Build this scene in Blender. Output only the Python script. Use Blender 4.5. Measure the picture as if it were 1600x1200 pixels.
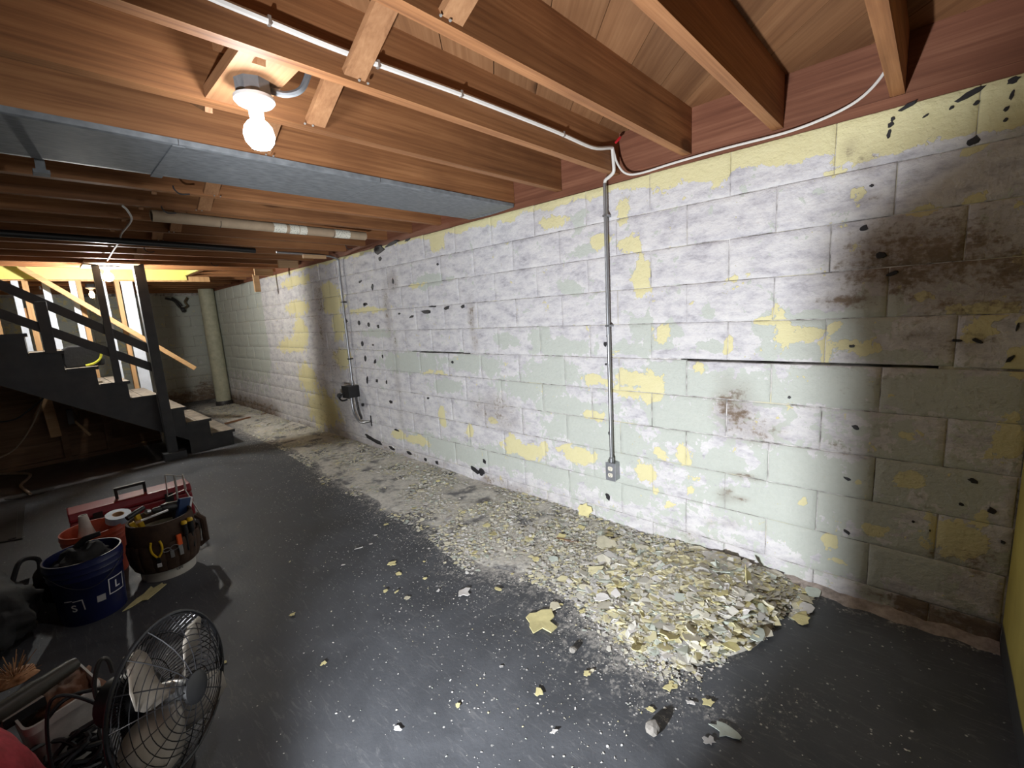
import bpy, bmesh, math, random
import numpy as np
from mathutils import Vector, Matrix, Euler

# ------------------------------------------------------------------ camera, world, lights, exposure
for o in list(bpy.data.objects): bpy.data.objects.remove(o)
SC = bpy.context.scene
COL = SC.collection
random.seed(11); RNG = np.random.default_rng(5)
PI = math.pi

FPX, YAW, PIT, ROL = 699.2, 0.761767, -0.160983, -0.060116     # focal length in px of a 1600 px wide frame
CAM = np.array([-2.4363, 0.0, 1.4382])
_f = np.array([math.cos(PIT)*math.cos(YAW), math.cos(PIT)*math.sin(YAW), math.sin(PIT)])
_r = np.cross(_f, [0, 0, 1]); _r /= np.linalg.norm(_r); _u = np.cross(_r, _f)
CR = _r*math.cos(ROL)+_u*math.sin(ROL); CU = -_r*math.sin(ROL)+_u*math.cos(ROL); CF = _f
cam = bpy.data.cameras.new('camera'); camo = bpy.data.objects.new('camera', cam); COL.objects.link(camo)
cam.sensor_width = 36.0; cam.lens = FPX/1600*36.0; cam.clip_start = 0.02
M = Matrix.Identity(4)
for i in range(3):
    M[i][0] = CR[i]; M[i][1] = CU[i]; M[i][2] = -CF[i]; M[i][3] = CAM[i]
camo.matrix_world = M
SC.camera = camo

world = bpy.data.worlds.new('world'); SC.world = world; world.use_nodes = True
world.node_tree.nodes['Background'].inputs[0].default_value = (0.5, 0.55, 0.6, 1)
world.node_tree.nodes['Background'].inputs[1].default_value = 0.004

BULB_A, BULB_B, BULB_C = 118.0, 1250.0, 60.0      # radiance of the three bulbs
WORK = 105.0                                      # watts of the floor work light
WORK_POS = Vector((-2.85, 0.68, 0.48)); WORK_AIM = Vector((0.0, 1.52, 1.32))
CASE_POS, CASE_ROT, CASE_H = (-2.405, 0.428, 0.0), 0.3, 0.70    # unseen case added beside the lamp to shade the corner
sl = bpy.data.lights.new('work_light_beam', 'SPOT'); slo = bpy.data.objects.new('work_light_beam', sl); COL.objects.link(slo)
sl.energy = WORK*4; sl.color = (0.93, 0.96, 1.0); sl.spot_size = math.radians(103); sl.spot_blend = 0.42; sl.shadow_soft_size = 0.035
slo.location = WORK_POS; slo.rotation_euler = (WORK_AIM-WORK_POS).to_track_quat('-Z', 'Y').to_euler()

vs = SC.view_settings
vs.view_transform = 'Standard'; vs.look = 'None'; vs.gamma = 1.0; vs.use_curve_mapping = False
vs.exposure = 0.0

# ------------------------------------------------------------------ helpers
def ray(px, py): return (px-800)/FPX*CR+(600-py)/FPX*CU+CF
def at(px, py, ax, val):
    d = ray(px, py); t = (val-CAM[ax])/d[ax]; return CAM+t*d
def FL(px, py, z=0.0): return at(px, py, 2, z)
def WL(px, py, x=0.0): p = at(px, py, 0, x); return p[1], p[2]

class MB:
    def __init__(s): s.v = []; s.f = []
    def add(s, vs, fs):
        n = len(s.v); s.v += [tuple(map(float, q)) for q in vs]; s.f += [tuple(i+n for i in f) for f in fs]; return s
    def box(s, a, b, rot=None, piv=None):
        x0, y0, z0 = a; x1, y1, z1 = b
        vs = [(x0,y0,z0),(x1,y0,z0),(x1,y1,z0),(x0,y1,z0),(x0,y0,z1),(x1,y0,z1),(x1,y1,z1),(x0,y1,z1)]
        if rot is not None:
            R = rot if isinstance(rot, Matrix) else Euler(rot).to_matrix()
            c = Vector(piv) if piv is not None else (Vector(a)+Vector(b))/2
            vs = [R @ (Vector(q)-c)+c for q in vs]
        return s.add(vs, [(0,3,2,1),(4,5,6,7),(0,1,5,4),(1,2,6,5),(2,3,7,6),(3,0,4,7)])
    def beam(s, p, q, w, h, up=(0, 0, 1)):
        p, q = Vector(p), Vector(q); d = (q-p).normalized(); up = Vector(up)
        sx = d.cross(up)
        if sx.length < 1e-4: sx = d.cross(Vector((1, 0, 0)))
        sx.normalize(); uy = sx.cross(d)
        vs = []
        for c in (p, q):
            for a, b in ((-1,-1),(1,-1),(1,1),(-1,1)): vs.append(c+sx*w/2*a+uy*h/2*b)
        return s.add(vs, [(0,3,2,1),(4,5,6,7),(0,1,5,4),(1,2,6,5),(2,3,7,6),(3,0,4,7)])
    def tube(s, pts, r, n=8, closed=False, caps=True):
        pts = [Vector(q) for q in pts]; m = len(pts)
        rs = r if isinstance(r, (list, tuple)) else [r]*m
        prev = None; rings = []
        for i, c in enumerate(pts):
            if closed: d = pts[(i+1) % m]-pts[i-1]
            else: d = pts[min(i+1, m-1)]-pts[max(i-1, 0)]
            if d.length < 1e-9: d = Vector((0, 0, 1))
            d.normalize()
            if prev is None:
                a = d.cross(Vector((0, 0, 1)))
                if a.length < 1e-3: a = d.cross(Vector((1, 0, 0)))
            else:
                a = prev-d*prev.dot(d)
                if a.length < 1e-6: a = d.cross(Vector((0.3, 1, 0.2)))
            a.normalize(); prev = a; b = d.cross(a)
            rings.append([c+(a*math.cos(2*PI*k/n)+b*math.sin(2*PI*k/n))*rs[i] for k in range(n)])
        base = len(s.v); vs = [v for rg in rings for v in rg]; fs = []
        for i in range(m if closed else m-1):
            j = (i+1) % m
            for k in range(n): fs.append((i*n+k, i*n+(k+1) % n, j*n+(k+1) % n, j*n+k))
        if caps and not closed:
            fs.append(tuple(reversed(range(n)))); fs.append(tuple((m-1)*n+k for k in range(n)))
        return s.add(vs, fs)
    def lathe(s, prof, n=24, c=(0, 0, 0), ax=None, cap=True):
        R = Matrix.Identity(3) if ax is None else Vector((0, 0, 1)).rotation_difference(Vector(ax)).to_matrix()
        c = Vector(c); vs = []; fs = []
        for r, z in prof:
            for k in range(n): vs.append(c+R @ Vector((r*math.cos(2*PI*k/n), r*math.sin(2*PI*k/n), z)))
        m = len(prof)
        for i in range(m-1):
            for k in range(n): fs.append((i*n+k, i*n+(k+1) % n, (i+1)*n+(k+1) % n, (i+1)*n+k))
        if cap: fs.append(tuple(reversed(range(n)))); fs.append(tuple((m-1)*n+k for k in range(n)))
        return s.add(vs, fs)
    def prism(s, poly, d, M=None):
        n = len(poly); M = M or Matrix.Identity(4)
        vs = [M @ Vector((x, y, 0)) for x, y in poly]+[M @ Vector((x, y, d)) for x, y in poly]
        fs = [tuple(reversed(range(n))), tuple(range(n, 2*n))]+[(i, (i+1) % n, n+(i+1) % n, n+i) for i in range(n)]
        return s.add(vs, fs)
    def mesh(s, name, smooth=False):
        me = bpy.data.meshes.new(name); me.from_pydata(s.v, [], s.f); me.update()
        bm = bmesh.new(); bm.from_mesh(me); bmesh.ops.recalc_face_normals(bm, faces=bm.faces); bm.to_mesh(me); bm.free()
        if smooth:
            me.polygons.foreach_set('use_smooth', [True]*len(me.polygons))
            try: me.set_sharp_from_angle(angle=math.radians(40))
            except Exception: pass
        return me
    def build(s, name, mat, parent=None, smooth=False, bevel=0):
        o = bpy.data.objects.new(name, s.mesh(name, smooth)); COL.objects.link(o)
        o.data.materials.append(mat)
        if parent: o.parent = parent
        if bevel:
            m = o.modifiers.new('bevel', 'BEVEL'); m.width = bevel; m.segments = 2; m.limit_method = 'ANGLE'; m.angle_limit = math.radians(50)
        return o
def inst(name, me, parent=None, loc=(0,0,0), rot=(0,0,0), sc=(1,1,1)):
    o = bpy.data.objects.new(name, me); COL.objects.link(o)
    o.location = loc; o.rotation_euler = rot; o.scale = sc
    if parent: o.parent = parent
    return o
def thing(name, label, cat, loc=(0,0,0), rz=0, group=None):
    o = bpy.data.objects.new(name, None); COL.objects.link(o); o.empty_display_size = 0.05
    o.location = loc; o.rotation_euler = (0, 0, rz); return tag(o, label, cat, group)
def tag(o, label, cat, group=None):
    o['label'] = label; o['category'] = cat
    if group: o['group'] = group
    return o
def struct(o): o['kind'] = 'structure'; return o
def arc(p0, p1, p2, n=8):   # quadratic curve
    p0, p1, p2 = Vector(p0), Vector(p1), Vector(p2)
    return [(1-t)**2*p0+2*t*(1-t)*p1+t*t*p2 for t in [i/(n-1) for i in range(n)]]
def smooth_path(pts, n=6):   # Catmull-Rom
    P = [Vector(q) for q in pts]; P = [P[0]*2-P[1]]+P+[P[-1]*2-P[-2]]; out = []
    for i in range(1, len(P)-2):
        for k in range(n):
            t = k/n; a, b, c, d = P[i-1], P[i], P[i+1], P[i+2]
            out.append(0.5*((2*b)+(c-a)*t+(2*a-5*b+4*c-d)*t*t+(3*b-a-3*c+d)*t**3))
    return out+[P[-2]]

# value noise for attribute fields
_T = RNG.random((64, 64))
def vnoise(x, y):
    x = np.asarray(x, float); y = np.asarray(y, float)
    xi = np.floor(x).astype(int); yi = np.floor(y).astype(int); fx = x-xi; fy = y-yi
    fx = fx*fx*(3-2*fx); fy = fy*fy*(3-2*fy)
    g = lambda a, b: _T[a % 64, b % 64]
    return (g(xi, yi)*(1-fx)+g(xi+1, yi)*fx)*(1-fy)+(g(xi, yi+1)*(1-fx)+g(xi+1, yi+1)*fx)*fy
def fnoise(x, y, o=3):
    s = 0; a = 0.5; t = 0
    for i in range(o): s = s+a*vnoise(x*2**i+17*i, y*2**i+31*i); t += a; a *= 0.55
    return s/t
def sstep(a, b, x): t = np.clip((x-a)/(b-a), 0, 1); return t*t*(3-2*t)

# ------------------------------------------------------------------ materials
MATS = {}
class NT:
    def __init__(s, name):
        s.m = bpy.data.materials.new(name); s.m.use_nodes = True; s.t = s.m.node_tree; s.n = s.t.nodes
        s.b = s.n['Principled BSDF']
    def node(s, kind, **kw):
        nd = s.n.new(kind)
        for k, v in kw.items(): setattr(nd, k, v)
        return nd
    def link(s, a, b): s.t.links.new(a, b)
    def val(s, sock, v):
        if isinstance(v, (int, float)): sock.default_value = v
        elif isinstance(v, tuple): sock.default_value = v if len(v) == 4 or sock.type != 'RGBA' else v+(1,)
        else: s.link(v, sock)
    def math(s, op, a, b=0.0, c=None, clamp=False):
        nd = s.node('ShaderNodeMath', operation=op, use_clamp=clamp); s.val(nd.inputs[0], a); s.val(nd.inputs[1], b)
        if c is not None: s.val(nd.inputs[2], c)
        return nd.outputs[0]
    def mix(s, f, a, b, blend='MIX'):
        nd = s.node('ShaderNodeMix', data_type='RGBA', blend_type=blend); s.val(nd.inputs[0], f); s.val(nd.inputs[6], a); s.val(nd.inputs[7], b); return nd.outputs[2]
    def noise(s, vec, scale, detail=4, rough=0.55, dist=0.0):
        nd = s.node('ShaderNodeTexNoise'); s.val(nd.inputs['Vector'], vec)
        nd.inputs['Scale'].default_value = scale; nd.inputs['Detail'].default_value = detail; nd.inputs['Roughness'].default_value = rough; nd.inputs['Distortion'].default_value = dist
        return nd.outputs['Fac']
    def ramp(s, f, stops, interp='LINEAR'):
        nd = s.node('ShaderNodeValToRGB'); s.val(nd.inputs[0], f); cr = nd.color_ramp; cr.interpolation = interp
        while len(cr.elements) < len(stops): cr.elements.new(0.5)
        for e, (p, c) in zip(cr.elements, stops): e.position = p; e.color = tuple(c)+(1,) if len(c) == 3 else c
        return nd.outputs[0]
    def step(s, f, lo, hi):
        nd = s.node('ShaderNodeMapRange', interpolation_type='SMOOTHSTEP'); s.val(nd.inputs[0], f); nd.inputs[1].default_value = lo; nd.inputs[2].default_value = hi; return nd.outputs[0]
    def attr(s, name): return s.node('ShaderNodeAttribute', attribute_name=name)
    def pos(s): return s.node('ShaderNodeNewGeometry').outputs['Position']
    def obj(s): return s.node('ShaderNodeTexCoord').outputs['Object']
    def rnd(s): return s.node('ShaderNodeObjectInfo').outputs['Random']
    def mapv(s, vec, scale=(1,1,1), loc=(0,0,0)):
        nd = s.node('ShaderNodeMapping'); s.val(nd.inputs[0], vec); nd.inputs[3].default_value = scale; nd.inputs[1].default_value = loc; return nd.outputs[0]
    def vadd(s, a, b):
        nd = s.node('ShaderNodeVectorMath', operation='ADD'); s.val(nd.inputs[0], a); s.val(nd.inputs[1], b); return nd.outputs[0]
    def bump(s, h, strength=0.3, dist=0.01):
        nd = s.node('ShaderNodeBump'); s.val(nd.inputs['Height'], h); nd.inputs['Strength'].default_value = strength; nd.inputs['Distance'].default_value = dist; s.link(nd.outputs[0], s.b.inputs['Normal'])
    def done(s, col=None, rough=0.6, metal=0.0, spec=None):
        if col is not None: s.val(s.b.inputs['Base Color'], col)
        s.val(s.b.inputs['Roughness'], rough); s.val(s.b.inputs['Metallic'], metal)
        if spec is not None: s.b.inputs['Specular IOR Level'].default_value = spec
        return s.m

def plain(name, col, rough=0.55, metal=0.0, var=0.18, scale=14, bump=0.0, spec=None):
    if name in MATS: return MATS[name]
    t = NT(name); n = t.noise(t.obj(), scale, 4, 0.6)
    a = tuple(c*(1-var) for c in col); b = tuple(min(1, c*(1+var)) for c in col)
    c = t.ramp(n, [(0.3, a), (0.7, b)])
    if bump: t.bump(n, bump, 0.004)
    MATS[name] = t.done(c, rough, metal, spec); return MATS[name]

def wood(name, dark, mid, light, axis=0, grain=16.0, rough=0.62, knots=True, rv=0.35):
    if name in MATS: return MATS[name]
    t = NT(name); co = t.vadd(t.obj(), t.math('MULTIPLY', t.rnd(), 37.0))
    sc = [grain]*3; sc[axis] = grain*0.055
    v = t.mapv(co, tuple(sc))
    g = t.noise(v, 1.0, 6, 0.6, 0.7)
    sc2 = [grain*6]*3; sc2[axis] = grain*0.12
    g2 = t.noise(t.mapv(co, tuple(sc2)), 1.0, 3, 0.6)
    blot = t.noise(co, 2.2, 3, 0.5)
    f = t.math('ADD', t.math('MULTIPLY', g, 0.62), t.math('MULTIPLY', g2, 0.38))
    c = t.ramp(f, [(0.30, dark), (0.5, mid), (0.72, light)])
    c = t.mix(t.math('MULTIPLY', t.step(blot, 0.45, 0.75), 0.45), c, dark)
    if knots:
        vo = t.node('ShaderNodeTexVoronoi'); sk = [3.4]*3; sk[axis] = 1.5
        t.link(t.mapv(co, tuple(sk)), vo.inputs['Vector']); vo.inputs['Scale'].default_value = 1.0
        k = t.step(vo.outputs['Distance'], 0.14, 0.07)
        c = t.mix(t.math('MULTIPLY', k, 0.75), c, tuple(x*0.4 for x in dark))
    hv = t.node('ShaderNodeHueSaturation'); t.link(c, hv.inputs['Color'])
    t.link(t.math('ADD', t.math('MULTIPLY', t.rnd(), rv), 1-rv/2), hv.inputs['Value'])
    t.bump(f, 0.25, 0.003)
    MATS[name] = t.done(hv.outputs[0], rough, 0, 0.3); return MATS[name]

joist_wood = wood('joist_fir', (0.13, 0.052, 0.022), (0.29, 0.128, 0.052), (0.46, 0.225, 0.098), 0)
rim_wood = wood('rim_fir', (0.13, 0.048, 0.028), (0.22, 0.088, 0.05), (0.33, 0.15, 0.088), 1)
plank_wood = wood('subfloor_pine', (0.14, 0.062, 0.027), (0.22, 0.105, 0.047), (0.31, 0.165, 0.08), 0, 13)
brace_wood = wood('brace_pine', (0.22, 0.10, 0.045), (0.34, 0.17, 0.08), (0.46, 0.25, 0.125), 1, 18, knots=False)
stud_wood = wood('stud_spruce', (0.38, 0.2, 0.085), (0.56, 0.33, 0.155), (0.68, 0.44, 0.235), 2, 16, rv=0.15)
scrap_wood = wood('scrap_spruce', (0.36, 0.21, 0.10), (0.52, 0.33, 0.18), (0.62, 0.43, 0.26), 0, 20, knots=False)
rail_wood = wood('rail_pine', (0.46, 0.26, 0.11), (0.62, 0.38, 0.18), (0.72, 0.48, 0.26), 0, 20, knots=False, rv=0.1)
old_wood = wood('old_brown_board', (0.12, 0.065, 0.036), (0.20, 0.115, 0.066), (0.29, 0.175, 0.105), 0, 14, knots=False)
grey_paint = plain('stair_grey_paint', (0.075, 0.08, 0.088), 0.5, var=0.2, scale=7)
tread_paint = plain('tread_worn_paint', (0.26, 0.225, 0.185), 0.6, var=0.4, scale=9)
white_board = plain('white_board', (0.62, 0.66, 0.74), 0.5, var=0.08)
yellow_panel = plain('yellow_lining_paint', (0.82, 0.74, 0.22), 0.5, var=0.05)
galv = None
def make_galv():
    t = NT('galvanised_sheet'); p = t.obj(); vo = t.node('ShaderNodeTexVoronoi'); t.link(t.mapv(p, (26, 60, 26)), vo.inputs['Vector']); vo.inputs['Scale'].default_value = 1
    n = t.noise(t.mapv(p, (18, 70, 18)), 1, 4, 0.6)
    f = t.math('ADD', t.math('MULTIPLY', vo.outputs['Distance'], 0.35), t.math('MULTIPLY', n, 0.7))
    c = t.ramp(f, [(0.25, (0.12, 0.128, 0.14)), (0.75, (0.24, 0.255, 0.27))])
    return t.done(c, t.math('ADD', t.math('MULTIPLY', n, 0.3), 0.45), 0.25)
galv = make_galv()
emt = plain('conduit_steel', (0.36, 0.37, 0.39), 0.38, 0.85, 0.12)
dark_steel = plain('dark_steel', (0.06, 0.058, 0.06), 0.5, 0.5)
white_cable = plain('white_cable_jacket', (0.74, 0.72, 0.68), 0.5, var=0.06)
black_plastic = plain('black_plastic', (0.012, 0.012, 0.013), 0.42, var=0.2)
nail_mat = plain('nail_steel', (0.55, 0.53, 0.5), 0.4, 0.7)

def wall_mat():
    t = NT('peeled_block_paint'); p = t.pos()
    n1 = t.noise(p, 11, 4, 0.62, 0.5); n2 = t.noise(p, 46, 3, 0.6); n3 = t.noise(t.mapv(p, (1, 1, 1), (5, 9, 3)), 9, 4, 0.65, 0.6)
    n4 = t.noise(t.mapv(p, (1, 1, 2.4), (2, 1, 7)), 6.5, 6, 0.74)
    yel, grn, drk = (t.attr(a).outputs['Fac'] for a in ('yel', 'grn', 'drk'))
    base = t.ramp(n4, [(0.30, (0.36, 0.345, 0.375)), (0.42, (0.55, 0.535, 0.565)), (0.53, (0.67, 0.655, 0.665)), (0.68, (0.75, 0.735, 0.725))])
    scr = t.step(t.noise(t.mapv(p, (1, 2.0, 5), (4, 4, 1)), 16, 5, 0.8), 0.57, 0.69)
    base = t.mix(t.math('MULTIPLY', scr, 0.42), base, (0.36, 0.345, 0.37))
    j = t.math('ADD', t.math('MULTIPLY', t.math('SUBTRACT', n1, 0.5), 2.5), t.math('MULTIPLY', t.math('SUBTRACT', n2, 0.5), 0.9))
    k = t.math('ADD', t.math('MULTIPLY', t.math('SUBTRACT', n3, 0.5), 2.3), t.math('MULTIPLY', t.math('SUBTRACT', n2, 0.5), -0.9))
    gm = t.step(t.math('ADD', grn, j), 0.48, 0.54)
    gcol = t.mix(n2, (0.49, 0.525, 0.47), (0.57, 0.60, 0.55))
    c = t.mix(t.math('MULTIPLY', gm, 0.92), base, gcol)
    ym = t.step(t.math('ADD', yel, k), 0.48, 0.53)
    ycol = t.mix(n1, (0.70, 0.64, 0.35), (0.76, 0.705, 0.44))
    c = t.mix(ym, c, ycol)
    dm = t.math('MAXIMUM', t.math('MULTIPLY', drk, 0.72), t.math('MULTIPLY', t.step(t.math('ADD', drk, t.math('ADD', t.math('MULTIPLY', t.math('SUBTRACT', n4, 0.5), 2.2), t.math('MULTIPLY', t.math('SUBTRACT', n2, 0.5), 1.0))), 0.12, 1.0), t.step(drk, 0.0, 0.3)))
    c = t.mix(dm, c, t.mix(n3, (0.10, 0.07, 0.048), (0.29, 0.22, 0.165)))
    h = t.math('ADD', t.math('MULTIPLY', n2, 0.7), t.math('ADD', t.math('MULTIPLY', ym, 0.25), t.math('MULTIPLY', n4, 0.8)))
    t.bump(h, 0.8, 0.009)
    return t.done(c, 0.82, 0, 0.25)
WALLM = wall_mat()
def mortar_mat():
    t = NT('wall_mortar'); p = t.pos(); n = t.noise(p, 12, 5, 0.65); n2 = t.noise(p, 3.1, 3, 0.5)
    c = t.ramp(n, [(0.38, (0.16, 0.15, 0.14)), (0.5, (0.46, 0.44, 0.43)), (0.68, (0.74, 0.72, 0.70))])
    c = t.mix(t.step(n2, 0.58, 0.66), c, (0.60, 0.57, 0.42)); t.bump(n, 0.5, 0.004)
    return t.done(c, 0.9, 0, 0.2)
MORTAR = mortar_mat()
dark_hole = plain('dark_void', (0.02, 0.017, 0.015), 0.9)

def floor_mat():
    t = NT('grey_floor_paint'); p = t.pos(); a = t.attr('dust').outputs['Fac']; br = t.attr('brown').outputs['Fac']
    n1 = t.noise(p, 3.0, 4, 0.62, 0.5); n2 = t.noise(p, 60, 3, 0.7); n3 = t.noise(t.mapv(p, (6, 1.1, 1)), 7, 4, 0.75, 1.5); n4 = t.noise(p, 17, 4, 0.7, 0.6)
    c = t.ramp(n1, [(0.3, (0.054, 0.058, 0.066)), (0.7, (0.096, 0.102, 0.115))])
    scuff = t.math('MULTIPLY', t.step(n3, 0.53, 0.72), 0.42)
    c = t.mix(scuff, c, (0.20, 0.20, 0.205))
    vo = t.node('ShaderNodeTexVoronoi'); t.link(p, vo.inputs['Vector']); vo.inputs['Scale'].default_value = 34
    speck = t.math('MULTIPLY', t.step(vo.outputs['Distance'], 0.17, 0.10), t.step(t.math('ADD', n4, t.math('MULTIPLY', a, 0.45)), 0.56, 0.64))
    c = t.mix(t.math('MULTIPLY', speck, 0.8), c, (0.62, 0.61, 0.58))
    c = t.mix(t.math('MULTIPLY', br, 0.8), c, (0.095, 0.062, 0.044))
    dm = t.step(t.math('ADD', a, t.math('ADD', t.math('MULTIPLY', t.math('SUBTRACT', n4, 0.5), 1.2), t.math('MULTIPLY', t.math('SUBTRACT', n2, 0.5), 1.1))), 0.36, 0.85)
    c = t.mix(t.math('MULTIPLY', dm, 0.85), c, (0.50, 0.48, 0.45))
    t.bump(t.math('ADD', n2, t.math('MULTIPLY', n1, 0.6)), 0.25, 0.004)
    return t.done(c, t.ramp(n1, [(0.3, (0.5,)*3), (0.7, (0.72,)*3)]), 0, 0.35)
FLOORM = floor_mat()

# ------------------------------------------------------------------ room shell
JB, JT = 2.174, 2.390          # underside and top of the joists
WT = 2.134                     # top of block wall
XL, YN, YF = -5.6, -2.6, 10.95
COURSE, PITCH = 0.2032, 0.418

# debris band along the wall: outer edge of the swept paint flakes, as distance from wall over Y
EDGE_PX = [(1250,925),(1235,965),(1190,1010),(1130,1035),(1062,1062),(990,1032),(930,985),(900,935),(830,905),(740,893),(690,850),(640,815),(590,800),(560,775),(510,755),(480,725),(440,700),(400,682),(375,668)]
_e = sorted([(FL(x, y)[1], -FL(x, y)[0]) for x, y in EDGE_PX])
EY = np.array([q[0] for q in _e]); EX = np.array([q[1] for q in _e])
def edge_d(y): return np.interp(y, EY, EX)
PILE = FL(1105, 935)
def debris_h(x, y):
    d = -x; e = edge_d(y)+0.10*(fnoise(x*5, y*5)-0.5)
    inside = sstep(0.0, 0.16, e-d)*sstep(0.36, 0.52, y)
    far = sstep(10.6, 9.0, y)
    h = inside*far*(0.006+0.018*sstep(0.75, 0.0, d)*fnoise(x*4+3, y*4+1)*1.6)
    rx, ry = x+0.42, y-0.72
    h = h+inside*0.07*np.exp(-((rx/0.34)**2+(ry/0.28)**2))*(0.75+0.5*fnoise(x*7, y*7))
    return h, inside*far

def floor():
    xs = np.concatenate([[XL, -4.2, -3.4], np.linspace(-3.0, 0.0, 76)]); ys = np.concatenate([[YN, -1.4, -0.7], np.linspace(-0.3, 5.0, 134), np.linspace(5.1, YF, 80)])
    X, Y = np.meshgrid(xs, ys, indexing='ij'); nx, ny = X.shape
    v = np.stack([X, Y, np.zeros_like(X)], -1).reshape(-1, 3)
    f = [(i*ny+j, (i+1)*ny+j, (i+1)*ny+j+1, i*ny+j+1) for i in range(nx-1) for j in range(ny-1)]
    me = bpy.data.meshes.new('floor'); me.from_pydata(v.tolist(), [], f); me.update()
    h, ins = debris_h(v[:, 0], v[:, 1]); d = -v[:, 0]; y = v[:, 1]
    near = np.exp(-np.maximum(d-edge_d(y), 0)/0.22)*sstep(0.3, 0.8, y)
    dust = 0.62*ins+0.46*near*sstep(11, 9.5, y)
    dust += 0.16*np.exp(-((y-1.0)/1.3)**2)*sstep(2.4, 0.9, d)*(0.5+fnoise(v[:,0]*3, y*3))
    dust += 0.30*np.exp(-((d-0.06)/0.07)**2)          # grit along the wall foot
    streak = FL(1190, 1110)
    dust += 0.26*np.exp(-(((v[:,0]-streak[0])*0.75+(y-streak[1])*0.66)/0.09)**2)*np.exp(-(((v[:,0]-streak[0])*0.66-(y-streak[1])*0.75)/0.35)**2)
    dust += 0.35*sstep(5.6, 7.0, y)*sstep(1.4, 0.3, d)
    for n_, a in (('dust', np.clip(dust, 0, 1)), ('brown', sstep(6.0, 6.5, y)*sstep(1.2, 2.0, d)*sstep(-0.2, 0.3, 8.2-y+0*d))):
        at_ = me.attributes.new(n_, 'FLOAT', 'POINT'); at_.data.foreach_set('value', a.astype(np.float32))
    o = bpy.data.objects.new('floor', me); COL.objects.link(o); me.materials.append(FLOORM); struct(o)
floor()

# ---- block wall: paint fields in wall metres (Y, Z)
def ell(lst): # px,py,rx,ry -> wall ellipse
    out = []
    for q in lst:
        px, py, rx, ry = q[:4]; w = q[4] if len(q) > 4 else 1.0
        y, z = WL(px, py); ya, _ = WL(px-rx, py); yb, _ = WL(px+rx, py); _, za = WL(px, py-ry); _, zb = WL(px, py+ry)
        out.append((y, z, abs(ya-yb)/2, abs(za-zb)/2, w))
    return out
YEL = ell([(1003,432,13,28),(868,346,21,8),(975,332,12,14),(985,384,18,12),(935,376,14,10),(1062,268,60,20),(1130,258,16,28),(1010,272,30,16),(930,300,30,9),(790,338,16,8),(730,352,40,8),
 (683,372,10,16),(1310,270,22,7),(1345,302,9,10),(1440,326,26,8),(1518,308,24,12),(1590,322,14,6),(1508,236,24,8),(1330,238,40,16),(1410,215,40,20),(1500,180,55,22),(1580,170,30,26),(1240,225,50,14),
 (1230,520,20,25),(1220,492,11,18),(1200,503,13,5),(1262,522,20,9),(1290,545,8,22),(1302,509,9,8),(1338,543,32,10),(1410,448,9,6),(1445,464,15,8),(1540,482,42,9),(1530,518,25,17),(1592,505,10,14),(1585,562,18,22),(1592,405,11,20),
 (1040,525,9,16),(1136,540,6,14),(1092,577,8,9),(1012,605,20,22),(985,612,26,10),(980,590,14,12),(935,592,22,6),(925,650,12,6),(1035,707,12,9),(1070,710,13,13),(1008,738,14,14),(1022,765,6,6),
 (905,712,24,11),(885,700,8,10),(820,702,30,9),(800,690,9,10),(850,700,6,10),(690,652,5,13),(735,672,5,9),(620,677,9,6),(652,688,16,7),(797,702,9,9),(770,655,6,4),(680,583,22,3),(520,470,16,20),(528,505,9,25),(512,450,12,10),
 (465,480,16,10),(470,520,10,24),(455,540,18,10),(460,440,22,7),(505,640,22,26),(480,590,12,20),(535,560,12,14),(575,485,28,4),(1573,690,26,32),(1425,687,22,8),(1428,752,22,10),(1338,753,6,6),(1478,838,34,26),(1458,818,12,20),(1522,846,18,24),(1537,808,10,8),
 (1300,820,6,5),(1318,818,6,5),(1292,845,12,10),(1365,830,18,8),(1303,873,14,4),(1082,765,4,4),(1048,793,7,5),(1256,786,6,5),(870,700,4,4),(650,445,12,4),(1080,475,6,3),(1145,435,12,3)])
GRN = ell([(1212,520,28,42),(1290,500,60,12),(1372,488,50,26),(1330,522,40,16),(1240,548,60,12),(1400,556,50,8),(1105,490,8,8),(1050,515,14,14),(1030,540,26,8),(1110,545,24,8),(985,545,30,8),(1000,515,18,18),(880,545,40,13),(845,530,16,16),(790,530,16,10),(640,567,44,14),(730,567,25,15),(768,572,14,16),
 (672,440,24,8),(905,345,12,14),(905,395,20,8),(890,450,18,12),(860,585,40,20),(830,605,50,18),(880,635,40,16),(1040,582,40,14),(1090,600,50,20),(985,590,10,20),(1180,610,80,24),(1290,610,90,24),(1420,620,110,30),(1560,620,40,40),(950,690,60,30),(1060,650,50,40),(900,670,50,22),(1130,730,50,24),(1250,740,70,40),(1380,740,60,30),(1500,760,60,40),(1180,790,90,30),(1330,790,80,40),(1350,870,90,30),(1450,880,60,40),(700,700,60,14),(780,715,40,16),(860,740,40,14),(960,760,60,20),
 (700,605,24,10),(590,520,20,6),(1250,830,60,26),(1290,580,60,12),(1480,590,60,20),(1430,720,60,20)])
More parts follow.
